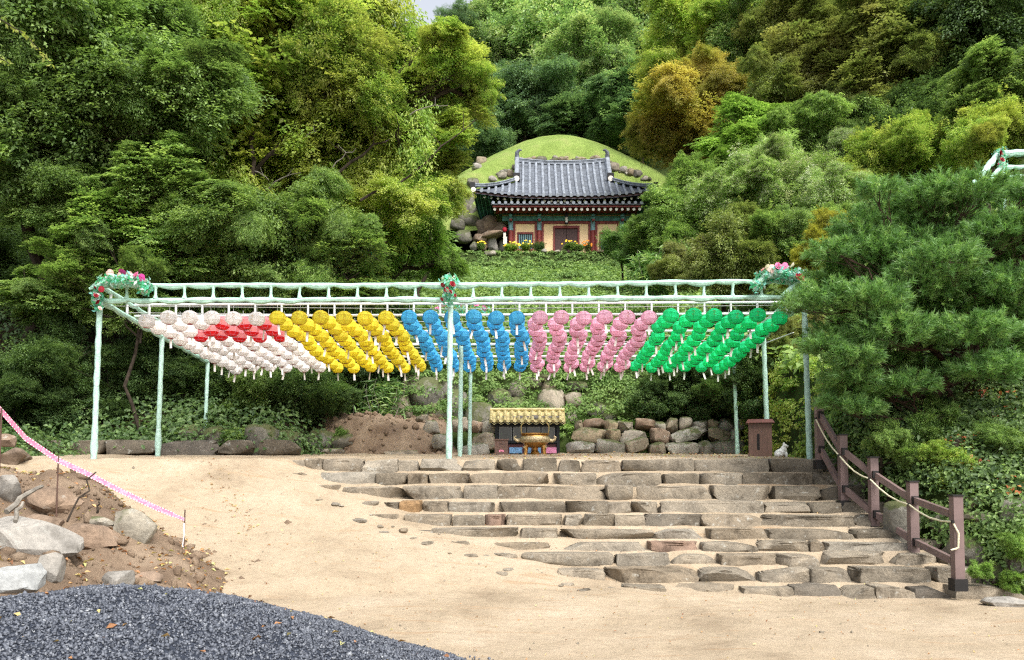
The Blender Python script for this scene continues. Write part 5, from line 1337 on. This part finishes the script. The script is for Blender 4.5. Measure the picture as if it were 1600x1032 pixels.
HOOK = MB().tube([(0, 0, .115), (0, 0, .24)], .004, 5).mesh('hook', M['wire'])
ORD = ['first', 'second', 'third', 'fourth', 'fifth', 'sixth', 'seventh', 'eighth', 'ninth', 'tenth', 'eleventh', 'twelfth']
lr = np.random.default_rng(99)
CN = ['white', 'yellow', 'blue', 'pink', 'green']
SHIFT = {'white': [0,.02,.05,.05,.0,-.05,-.03,.02,.03,.02,0], 'yellow': [0,.02,.06,.10,.08,.0,-.03,-.02,.02,.02,.04], 'blue': [0,-.05,-.04,.12,.12,.10,.06,.08,.10,.08,.0],
         'pink': [0,-.14,-.12,.05,.06,.02,-.05,-.08,-.06,.06,-.04], 'green': [0,-.05,-.10,-.02,.02,-.03,-.02,.03,.02,.02,-.08]}
SPACE = 0.422
for ci, cn in enumerate(CN):
    for k in range(6):
        colx = (ci * 6 + k - 17.52) * SPACE + (CX + 4 - CX) / F * 15.9
        for j in range(11):
            Yl = 15.95 + j * .497
            x = colx + SHIFT[cn][j] * .55 + lr.normal() * .010
            sagc = -.05 * math.sin(math.pi * (ci * 6 + k + .5) / 15 % math.pi)
            z = 4.73 - .028 * j - (.06 if cn == 'white' and k == 0 else 0) + lr.normal() * .014 + (.045 if cn == 'green' and j < 3 else 0)
            if cn == 'green' and k == 5: z -= .05
            isred = cn == 'white' and 1 <= k and ((j in (1, 2) and k in (3, 4)) or (j in (1, 2, 3) and k == 5) or (j == 3 and k in (1, 2, 3, 4) and lr.random() < .85) or (j == 2 and k == 2))
            o = link('paper_lantern', SH['red'] if isred else SH[cn], None, (x, Yl, z), scale=(1.1,) * 3, rot=(lr.normal() * .07, lr.normal() * .07, lr.uniform(-.3, .3)))
            nmc = 'red' if isred else cn
            tag(o, '%s paper lantern, %s from the front in the %s %s file' % (nmc, ORD[j], ORD[k], cn), 'lantern', 'paper lanterns hanging in rows from the frame')
            link('ribs', RIB['pink' if isred else cn], o); link('base', BASE[cn], o); link('hook', HOOK, o)
            if lr.random() < (.22 if j < 8 else .7) or j == 10:
                tg = link('paper_tag', TAG, o, rot=(lr.normal() * .1, lr.normal() * .12, lr.uniform(-.6, .6)))
            if lr.random() < .5: link('gold_mark', MARK, o)
# ------------------------------------------------------------------ silk flower garlands on the frame
PET = {k: plain(k + '_silk_petal', c, .6, 0, .2) for k, c in (('crimson', (.28, .008, .02)), ('pink', (.80, .22, .42)), ('magenta', (.70, .06, .34)), ('blush', (.85, .55, .50)), ('cream', (.82, .78, .55)))}
def rosette(seed):
    r = np.random.default_rng(seed); mb = MB()
    for ring, (n, rad, up) in enumerate(((7, 1.0, .15), (6, .72, .5), (4, .42, .8))):
        for k in range(n):
            a = 2 * math.pi * (k + .5 * ring) / n + r.normal() * .1; c, s_ = math.cos(a), math.sin(a); w_ = rad * .55
            p = lambda d, h, t: (c * d - s_ * t, s_ * d + c * t, h)
            mb.add([p(.08, 0, 0), p(rad * .6, up * .5, -w_), p(rad, up * .8, -w_ * .5), p(rad * 1.02, up * .8, w_ * .5), p(rad * .6, up * .5, w_)], [(0, 1, 2, 3, 4)])
    return mb
ROS = {k: rosette(i).mesh('blossom', PET[k]) for i, k in enumerate(PET)}
def garland(label, leaves, blooms, seed, drapes=()):
    """leaves: (px,py,Y,rx,rz,n); blooms: (px,py,Y,r,kind)"""
    r = np.random.default_rng(seed); B = P(leaves[0][0], leaves[0][1], leaves[0][2])
    t = thing('flower_garland', B, label, 'flowers', 'silk flower garlands on the lantern frame')
    for (px, py, Y, rx, rz, n) in leaves:
        c = np.array(P(px, py, Y) - B); s = Y / F
        d = r.normal(size=(n, 3)); d /= np.linalg.norm(d, axis=1, keepdims=True)
        pos = c + d * (r.random((n, 1)) ** .4) * np.array([rx * s, min(rx * s, .25), rz * s])
        link('leaves', leaf_mesh('silk_leaves', pos, d + r.normal(size=(n, 3)) * .5, r.normal(size=(n, 3)), .085 * r.uniform(.6, 1.4, n), .055, r.random(n), LM['silk']), t)
    for (px, py, Y, rr, k) in blooms:
        o = link('blossom', ROS[k], t, P(px, py, Y) - B, (R(70) + r.normal() * .4, r.normal() * .4, r.uniform(0, 6)), (rr, rr, rr))
    for (pts, rad) in drapes:
        MB().tube([P(*p) - B for p in pts], rad, 8).build('tulle_drape', M['tulle'], t, smooth=True)
g0 = 15.45
garland('flower garland with pink blossoms on the left front corner of the frame',
        [(192, 439, g0, 42, 9, 460), (226, 450, g0, 12, 12, 110), (152, 462, g0, 9, 26, 150)],
        [(172, 427, g0-.1, .07, 'blush'), (191, 426, g0-.1, .075, 'magenta'), (202, 430, g0-.1, .07, 'blush'), (213, 431, g0-.1, .08, 'pink'), (221, 434, g0-.1, .07, 'magenta'), (186, 431, g0-.1, .06, 'blush'),
         (147, 450, g0-.12, .06, 'crimson'), (158, 452, g0-.12, .06, 'crimson'), (152, 472, g0-.12, .05, 'crimson'), (156, 482, g0-.12, .04, 'blush'), (150, 462, g0-.12, .045, 'crimson')], 1,
        [([(140, 452, g0), (170, 440, g0), (200, 444, g0), (228, 448, g0)], [.03, .06, .06, .03])])
garland('flower garland with dark red roses on the middle front post',
        [(702, 441, g0, 14, 12, 190), (700, 462, g0, 12, 18, 120)],
        [(692, 446, g0-.12, .05, 'crimson'), (707, 444, g0-.12, .06, 'crimson'), (697, 452, g0-.12, .05, 'crimson'), (704, 456, g0-.12, .04, 'crimson'), (690, 468, g0-.12, .04, 'crimson'), (711, 462, g0-.12, .035, 'crimson')], 2)
garland('flower garland with pink and cream blossoms on the right front corner of the frame',
        [(1222, 430, g0, 44, 10, 460), (1257, 446, g0, 9, 22, 130), (1184, 446, g0, 10, 12, 90)],
        [(1193, 423, g0-.1, .07, 'blush'), (1206, 420, g0-.1, .08, 'blush'), (1216, 416, g0-.1, .07, 'pink'), (1227, 417, g0-.1, .08, 'pink'), (1237, 414, g0-.1, .06, 'cream'), (1200, 418, g0-.1, .06, 'cream'),
         (1250, 434, g0-.15, .10, 'crimson'), (1254, 456, g0-.15, .05, 'crimson'), (1249, 446, g0-.12, .05, 'crimson')], 3,
        [([(1180, 448, g0), (1195, 432, g0), (1220, 428, g0), (1250, 432, g0), (1266, 436, g0)], [.04, .07, .08, .07, .03]), ([(1252, 440, g0), (1236, 452, g0), (1222, 462, g0)], [.03, .06, .03])])
g1 = 20.7
garland('pale pink flower garland seen behind the blue lanterns on the back beam',
        [(705, 485, g1, 34, 12, 120), (745, 488, g1, 30, 10, 90)],
        [(684, 483, g1-.1, .08, 'pink'), (694, 477, g1-.1, .08, 'blush'), (722, 477, g1-.1, .08, 'blush'), (738, 475, g1-.1, .07, 'blush'), (745, 476, g1-.1, .07, 'pink'), (756, 482, g1-.1, .08, 'pink'), (714, 495, g1-.1, .06, 'crimson')], 4)

# the corner of a second frame, high on the right slope
Y2 = 24.0
q0 = P(1563, 248, Y2); gz = float(hill_z(q0.x, q0.y))
f2 = thing('lantern_frame', (q0.x, q0.y, gz), 'corner of another tulle wrapped frame above the pine at the right edge', 'frame')
o_ = Vector((q0.x, q0.y, gz))
for nm, a, b, r0 in (('post', (1565, 235, Y2), None, .06), ('top_chord', (1565, 240, Y2), (1720, 234, Y2 + 3), .09), ('bottom_chord', (1566, 261, Y2), (1720, 258, Y2 + 3), .05), ('cross_pipe', (1566, 276, Y2), (1720, 272, Y2 + 3), .03),
                     ('side_beam', (1560, 240, Y2), (1510, 300, Y2 - 2), .07), ('side_beam', (1563, 262, Y2), (1530, 300, Y2 - 2), .05)):
    A = P(*a) - o_; Bq = (P(*b) - o_) if b else Vector((A.x, A.y, -.2))
    swag(A, Bq, r0, .03, .6).build(nm, M['tulle'], f2, smooth=True)
garland('flower garland with red blossoms on the far frame at the right edge', [(1563, 240, Y2-.15, 12, 10, 110), (1567, 262, Y2-.15, 9, 16, 70)],
        [(1562, 240, Y2-.35, .13, 'crimson'), (1566, 250, Y2-.35, .08, 'crimson'), (1559, 257, Y2-.3, .06, 'pink')], 5)
for (px, py, k) in ((1597, 282, 'pink'),):
    o = link('paper_lantern', SH['pink'], None, P(px, py, Y2 + .5), scale=(1.1, 1.1, 1.1))
    tag(o, 'pink paper lantern on the far frame, cut by the right edge', 'lantern'); link('ribs', RIB['pink'], o)

# ------------------------------------------------------------------ altar hut, burner, boxes
def altar():
    Y = 21.9; s = Y / F; c = P(824, 709, Y); z0 = float(platform_z(Y)) - .02
    t = thing('altar_hut', (c.x, Y, z0), 'little glass fronted candle hut with a yellow tiled roof', 'hut')
    dk = plain('black_metal_frame', (.014, .017, .02), .45, .4); gl = None
    m, n, b = new_mat('dusty_glass'); b.inputs['Base Color'].default_value = (.045, .05, .045, 1); b.inputs['Roughness'].default_value = .12; b.inputs['Specular IOR Level'].default_value = .6
    f = noise(n, coords(n), 5, 5, .7); lk(n, ramp(n, f, [(.35, (.02, .025, .02)), (.7, (.12, .12, .10))]), b.inputs['Base Color'])
    ye = plain('yellow_roof_tile', (.52, .44, .21), .5, 0, .3, 9); gy = plain('grey_tile_mark', (.13, .12, .11), .7); alu = plain('grey_window_frame', (.26, .27, .27), .5, .3)
    W, H, D = 50 * s, (709 - 660) * s, .8
    MB().box(-W, W, .1, D, 0, H).build('body', dk, t)
    for x in (-W + .03, W - .03): MB().box(x - .04, x + .04, 0, .12, 0, H).build('corner_post', dk, t)
    MB().box(-W, W, 0.02, .12, H - .09, H).box(-W, W, .02, .12, .30, .37).build('rail', dk, t)
    for k in range(4):
        a = -W + .09 + (2 * W - .18) * k / 4; bb = a + (2 * W - .18) / 4 - .03
        w_ = MB().box(a, bb, .075, .09, .37, H - .09).build('window', m, t)
        MB().box(a, a + .025, .05, .10, .37, H - .09).box(bb - .025, bb, .05, .10, .37, H - .09).box(a + .025, bb - .025, .05, .10, H - .12, H - .09).build('frame', alu, w_)
    MB().box(-W + .08, W - .08, .06, .10, .02, .28).build('lower_panel', plain('dark_red_panel', (.09, .03, .03), .6), t)
    # wavy tiled roof
    Wr = 59 * s; nx = 90; V = []; Fc = []
    prof = [(-.30, H + .02), (-.16, H + .10), (-.02, H + .19), (.10, H + .28), (.30, H + .36), (.95, H + .06)]
    for i in range(nx + 1):
        u = i / nx; x = -Wr + 2 * Wr * u
        for (y, z) in prof: V.append((x, y, z + .022 * math.sin(u * 2 * math.pi * 11)))
    k = len(prof)
    for i in range(nx):
        for j in range(k - 1):
            a = i * k + j; Fc.append((a, a + k, a + k + 1, a + 1))
    rf = MB().add(V, Fc); rf.add([(v[0], v[1], v[2] - .05) for v in V], [tuple(reversed(f)) for f in Fc])
    roof = rf.build('roof', ye, t, smooth=True, sharp=60)
    MB().box(-Wr + .03, Wr - .03, -.27, .9, H - .03, H + .0).build('soffit', dk, roof)
    for i in range(11):     # lower course of tile noses
        x = -Wr + 2 * Wr * (i + .25) / 11
        MB().tube([(x, -.325, H + .035), (x, -.10, H + .165)], .042, 8).build('tile', ye, roof, smooth=True)
        MB().tube([(x, -.12, H + .17), (x, .12, H + .315)], .040, 8).build('tile', ye, roof, smooth=True)
    for i, (px, rr) in enumerate(((778, .045), (788, .05), (801, .05), (812, .085), (824, .05), (836, .11), (849, .05), (860, .055), (872, .06))):
        x = (px - 824) * s
        MB().lathe([(0, .012), (rr * .8, .010), (rr, 0)], 10).build('roof_mark', gy, roof, loc=(x, -.155, H + .155), rot=(R(58), 0, 0)).scale = (1.2, .55, 1)
    MB().tube([(-Wr, .28, H + .385), (Wr, .28, H + .385)], .045, 8).build('ridge', ye, roof, smooth=True)
    return t
altar()
def burner():
    Y = 20.9; s = Y / F; c = P(836, 709, Y); z0 = float(platform_z(Y))
    t = thing('incense_burner', (c.x, Y, z0), 'round golden bronze incense burner on three legs before the altar hut', 'burner')
    g = plain('golden_bronze', (.50, .26, .07), .38, .75, .35, 14, .5, .4); gd = plain('relief_gilding', (.62, .50, .30), .45, .5, .6, 30, .5, .6)
    MB().lathe([(.0, .17), (.14, .17), (.27, .23), (.36, .33), (.37, .40), (.34, .46), (.33, .48), (.36, .50), (.36, .525), (.32, .525), (.30, .47), (0, .46)], 26).build('bowl', g, t, smooth=True)
    MB().lathe([(.345, .29), (.385, .34), (.392, .39), (.362, .44)], 26).build('relief_band', gd, t, smooth=True)
    for sx in (-1, 1):
        MB().tube([(sx * .35, 0, .36), (sx * .44, 0, .34), (sx * .50, 0, .38), (sx * .52, 0, .43), (sx * .47, 0, .46)], [.05, .045, .035, .03, .02], 8).build('dragon_handle', gd, t, smooth=True)
        MB().tube([(sx * .33, .02, .50), (sx * .35, .02, .62), (sx * .35, .02, .72), (sx * .29, .02, .80)], .014, 6).build('loop_handle', plain('brass', (.5, .38, .16), .4, .6), t, smooth=True)
    for a in (R(-150), R(-30), R(90)):
        x, y = .24 * math.cos(a), .24 * math.sin(a)
        l = MB().tube([(x * .9, y * .9, .26), (x * 1.12, y * 1.12, .17), (x * 1.08, y * 1.08, .08), (x * 1.15, y * 1.15, -.02)], [.06, .065, .045, .055], 8).build('leg', g, t, smooth=True)
        MB().lathe([(0, .05), (.045, .02), (.045, -.02), (0, -.05)], 10).build('lion_knob', gd, l, loc=(x * 1.25, y * 1.25, .18), smooth=True)
    MB().lathe([(.10, -.02), (.12, .03), (.07, .10), (.08, .18)], 12).build('pedestal', g, t, smooth=True)
burner()
def boxy(name, label, cat, px, py, Y, w, d, h, mat, parts=()):
    c = P(px, py, Y); z0 = float(sand_z(c.x, Y)) - .01
    t = thing(name, (c.x, Y, z0), label, cat)
    for (nm, b, m) in parts: MB().box(*b).build(nm, m, t)
    return t
bw_ = plain('brown_painted_steel', (.145, .082, .062), .55, 0, .15, 4); bd = plain('dark_slot', (.01, .008, .008), .8); lid = plain('dark_red_lid', (.11, .03, .022), .5)
pinkp = plain('pink_print', (.75, .25, .38), .7)
w = .175
t_ = boxy('donation_box', 'brown donation box with a pink lotus print left of the incense burner', 'box', 783.5, 709, 20.95, 0, 0, 0, None,
     (('body', (-.165, .165, -.12, .12, 0, .36), bw_), ('lid', (-.185, .185, -.14, .14, .362, .395), bw_), ('slot', (-.05, .05, -.124, -.121, .26, .275), bd)))
for k in range(5):
    a = R(90 + (k - 2) * 34)
    MB().lathe([(0, .004), (.022, .003), (.024, 0)], 8).build('lotus_petal', pinkp, t_, loc=(.045 * math.cos(a), -.123, .075 + .03 * math.sin(a)), rot=(R(90), 0, 0)).scale = (1, 1, 1)
mt1, mt2 = plain('blue_mat', (.13, .27, .46), .8, 0, .25, 12), plain('pink_mat', (.5, .18, .30), .8, 0, .2, 12)
for (px, wpx, mt, lab) in ((806, 20, mt1, 'blue kneeling mat leaning between the donation box and the burner'), (827, 6, mt1, 'narrow blue mat seen between the legs of the burner'),
                           (840, 10, mt1, 'blue mat seen right between the legs of the burner'), (861, 17, mt2, 'pink kneeling mat leaning right of the burner')):
    Y = 21.6; s = Y / F; c = P(px, 704, Y); z0 = float(platform_z(Y)) + .01
    b_ = MB().box(-wpx * s / 2, wpx * s / 2, -.03, .03, 0, .16)
    o = b_.build('kneeling_mat', mt, None, (c.x, Y, z0), (R(-18), 0, 0)); tag(o, lab, 'mat', 'kneeling mats before the altar hut')

# brown collection box by the right posts
c = P(1188, 709, 18.0); z0 = float(sand_z(c.x, 18.0)) - .02
t_ = thing('collection_box', (c.x, 18.0, z0), 'tall brown wooden collection box with a dark slot by the right posts', 'box', rz=R(-14))
for (nm, b, m) in (('body', (-.24, .24, -.2, .2, 0, .74), bw_), ('slot', (-.07, -.015, -.206, -.202, .16, .5), bd), ('side_board', (-.246, -.242, -.19, .19, .03, .7), lid)):
    MB().box(*b).build(nm, m, t_)
for k in range(5): MB().box(-.235 + k * .095, -.235 + k * .095 + .09, -.2025, -.2005, .02, .72).build('plank', bw_, t_)
MB().add([(-.3, -.27, .74), (.3, -.27, .74), (.3, .27, .74), (-.3, .27, .74), (-.25, -.2, .82), (.25, -.2, .82), (.25, .2, .82), (-.25, .2, .82)], [(0,3,2,1),(4,5,6,7),(0,1,5,4),(1,2,6,5),(2,3,7,6),(3,0,4,7)]).build('lid', lid, t_)
# white stone animal
def figure():
    c = P(1221, 709, 17.2); z0 = float(sand_z(c.x, 17.2)) - .01
    t = thing('stone_figure', (c.x, 17.2, z0), 'small white stone figure of a crouching animal by the right posts', 'figure')
    V, Fc = ICO[3]
    def blob(c, s, tilt=0):
        W_ = V * np.array(s); ct, st = math.cos(tilt), math.sin(tilt)
        return np.stack([W_[:, 0] * ct + W_[:, 2] * st, W_[:, 1], -W_[:, 0] * st + W_[:, 2] * ct], 1) + np.array(c)
    import bmesh
    parts = [((-.03, 0, .085), (.125, .085, .088), -.35), ((.045, 0, .15), (.07, .065, .085), -.3), ((.07, -.01, .235), (.055, .045, .045), 0), ((.115, -.012, .225), (.032, .028, .026), 0), ((.05, -.03, .285), (.016, .012, .03), .2), ((.055, .03, .285), (.016, .012, .03), .2), ((.09, -.05, .05), (.03, .025, .06), 0), ((.09, .05, .05), (.03, .025, .06), 0), ((-.06, -.06, .05), (.07, .04, .055), 0)]
    Vs = np.concatenate([blob(*p) for p in parts]); Fs = np.concatenate([Fc + len(V) * i for i in range(len(parts))])
    me = mesh_np('body', Vs, Fs, [plain('white_marble', (.72, .72, .70), .6, 0, .12, 12)], True)
    o = link('body', me, t); m = o.modifiers.new('fuse', 'REMESH'); m.mode = 'VOXEL'; m.voxel_size = .009; m.use_smooth_shade = True
    dk = plain('dark_eye', (.02, .02, .02), .5)
    for y in (-.042, .022): MB().lathe([(0, .007), (.007, 0), (0, -.007)], 6).build('eye', dk, t, loc=(.098, y, .245))
figure()

# ------------------------------------------------------------------ handrail beside the steps
def handrail():
    br = plain('mauve_brown_composite', (.17, .118, .112), .5, 0, .15, 3, .4); dk = plain('black_fitting', (.015, .014, .014), .5, .2); rope = plain('pale_rope', (.66, .62, .44), .85, 0, .2, 30)
    pts = [(1497, 908, 776, 11.2), (1428, 870, 754, 12.6), (1366, 825, 716, 13.5), (1318, 785, 681, 14.1), (1281, 722, 626, 14.8)]
    B = P(1497, 908, 11.2)
    t = thing('handrail', B, 'mauve brown post and rail fence with a rope beside the steps', 'handrail')
    tops = []; W_ = .128
    for (px, pb, ptp, Y) in pts:
        b = P(px, pb, Y) - B; tp = P(px, ptp, Y) - B; tp.x = b.x; tops.append((b, tp))
        p = MB().box(b.x - W_/2, b.x + W_/2, b.y - W_/2, b.y + W_/2, b.z - .12, tp.z).build('post', br, t)
        MB().box(b.x - W_/2 - .012, b.x + W_/2 + .012, b.y - W_/2 - .012, b.y + W_/2 + .012, tp.z, tp.z + .025).build('cap', dk, p)
        MB().box(b.x - W_/2 - .025, b.x + W_/2 + .025, b.y - W_/2 - .025, b.y + W_/2 + .025, b.z - .13, b.z + .03).build('base_plate', dk, p)
    rp = []
    for (b0, t0), (b1, t1) in zip(tops[:-1], tops[1:]):
        for f in (.78, .22):
            a = b0.lerp(t0, f) + Vector((0, W_/2, 0)); e = b1.lerp(t1, f - .02) - Vector((0, W_/2, 0))
            MB().bar(a, e, .06, .095).build('rail', br, t)
            for q, d in ((a, .05), (e, -.05)):
                MB().box(q.x - .045, q.x + .045, min(q.y, q.y + d), max(q.y, q.y + d), q.z - .06, q.z + .06).build('bracket', dk, t)
    for i, (b, tp) in enumerate(tops):
        p = b.lerp(tp, .70) + Vector((-W_/2 - .02, -W_/2, 0)); rp.append(p)
        if i < len(tops) - 1:
            p2 = tops[i+1][0].lerp(tops[i+1][1], .70) + Vector((-W_/2 - .02, -W_/2, 0))
            for f in (.25, .5, .75): rp.append(p.lerp(p2, f) - Vector((0, 0, .07 * math.sin(math.pi * f))))
        MB().tube([p + Vector((0, 0, -.02)), p + Vector((0, 0, .02))], .024, 8).build('rope_ring', dk, t)
    e0 = rp[0]
    MB().tube([e0 + Vector((.03, -.02, -.36)), e0 + Vector((-.04, -.02, -.37)), e0 + Vector((.05, -.03, -.34)), e0 + Vector((.06, -.03, -.15))] + rp, .013, 7).build('rope', rope, t, smooth=True)
handrail()

# ------------------------------------------------------------------ barrier tape on thin rods
def tape():
    m, n, b = new_mat('pink_white_tape'); at = nd(n, 'ShaderNodeAttribute', attribute_name='run'); sx = nd(n, 'ShaderNodeSeparateXYZ'); lk(n, at.outputs['Vector'], sx.inputs[0])
    bk = nd(n, 'ShaderNodeTexNoise'); bk.inputs['Scale'].default_value = 1.0; bk.inputs['Detail'].default_value = 1
    mp = nd(n, 'ShaderNodeMapping'); mp.inputs['Scale'].default_value = (22, 2.2, 1); lk(n, at.outputs['Vector'], mp.inputs[0]); lk(n, mp.outputs[0], bk.inputs[0])
    wv = nd(n, 'ShaderNodeMath', operation='PINGPONG'); wv.inputs[1].default_value = .5; lk(n, sx.outputs[1], wv.inputs[0])
    inner = ramp(n, wv.outputs[0], [(.10, (0, 0, 0)), (.16, (1, 1, 1))])
    stripe = nd(n, 'ShaderNodeMath', operation='MULTIPLY'); stripe.inputs[1].default_value = 26; lk(n, sx.outputs[0], stripe.inputs[0])
    fr_ = nd(n, 'ShaderNodeMath', operation='FRACT'); lk(n, stripe.outputs[0], fr_.inputs[0])
    edge = ramp(n, fr_.outputs[0], [(.45, (.80, .74, .74)), (.55, (.62, .10, .22))])
    body = ramp(n, bk.outputs['Fac'], [(.44, (.62, .30, .40)), (.54, (.52, .17, .29))])
    lk(n, mixc(n, inner, edge, body), b.inputs['Base Color']); b.inputs['Roughness'].default_value = .35
    path = [(-60, 590, 9.2), (0, 640, 9.6), (40, 685, 9.9), (90, 719, 10.2), (140, 742, 10.45), (190, 768, 10.7), (240, 792, 10.95), (288, 812, 11.2)]
    Wp = [P(*q) for q in path]
    B = Vector(Wp[-1]); t = thing('barrier_tape', B, 'sagging pink and white barrier tape tied between thin rods on the left', 'tape')
    V = []; Fc = []; run = []; L = 0
    P2 = []
    for i in range(len(Wp) - 1):
        for f in np.linspace(0, 1, 8)[:-1]: P2.append(Wp[i].lerp(Wp[i + 1], f))
    P2.append(Wp[-1])
    for i, p in enumerate(P2):
        if i: L += (p - P2[i - 1]).length
        h = .033 if 4 < i < len(P2) - 3 else .022; a = .9 * math.sin(L * .9)
        for s_ in (0, 1):
            V.append(p - B + Vector((math.sin(a) * h * (s_ - .5) * .6, math.sin(a) * h * (s_ - .5), h * (s_ - .5) * 2 * math.cos(a * .6)))); run.append((L, float(s_), 0))
    for i in range(len(P2) - 1): Fc.append((2*i, 2*i+2, 2*i+3, 2*i+1))
    me = bpy.data.meshes.new('ribbon'); me.from_pydata([tuple(v) for v in V], [], Fc); me.materials.append(m)
    a = me.attributes.new('run', 'FLOAT_VECTOR', 'POINT'); a.data.foreach_set('vector', np.array(run, np.float32).ravel())
    link('ribbon', me, t)
    rod = plain('rusty_rod', (.10, .055, .04), .7)
    for (px, pt, Y) in ((288, 797, 11.2), (90, 712, 10.2), (1, 638, 9.6)):
        p = P(px, pt, Y) - B; g = max(float(soil_z(p.x + B.x, Y)), float(sand_z(p.x + B.x, Y))) - B.z
        rd = MB().tube([(p.x, p.y + .01, g - .1), (p.x + .005, p.y + .01, p.z)], .009, 6).build('rod', rod, t)
    MB().tube([(0, -.012, -.05), (.01, -.02, -.2), (-.01, -.014, -.34), (.005, -.02, -.40)], [.012, .01, .008, .004], 5).build('loose_end', m, t)
tape()

# sticks in the soil heap
for i, (a, b, r_, lab) in enumerate((((105, 815, 8.6), (150, 738, 9.2), .012, 'crooked dark stick poking up from the soil heap'), ((10, 800, 8.2), (66, 760, 8.8), .03, 'pale weathered board lying on the soil heap at the left'),
                                     ((24, 815, 8.0), (36, 785, 8.4), .022, 'short pale stick between the rocks at the left edge'), ((152, 802, 9.0), (154, 784, 9.0), .014, 'short dark stub of wood behind the lichen spotted rock'))):
    A, B_ = P(*a), P(*b); t = thing('stick', A, lab, 'stick'); r = np.random.default_rng(i)
    mb = MB(); q = limb(mb, (0, 0, 0), B_ - A, r_, r_ * .6, r, 0.03, 5, 6)
    if i == 0: limb(mb, q[2], q[2] + Vector((.12, 0, .04)), r_ * .6, r_ * .3, r, 0, 2, 5)
    mb.build('wood', M['barkpale' if i in (1, 2) else 'bark'], t, smooth=True)
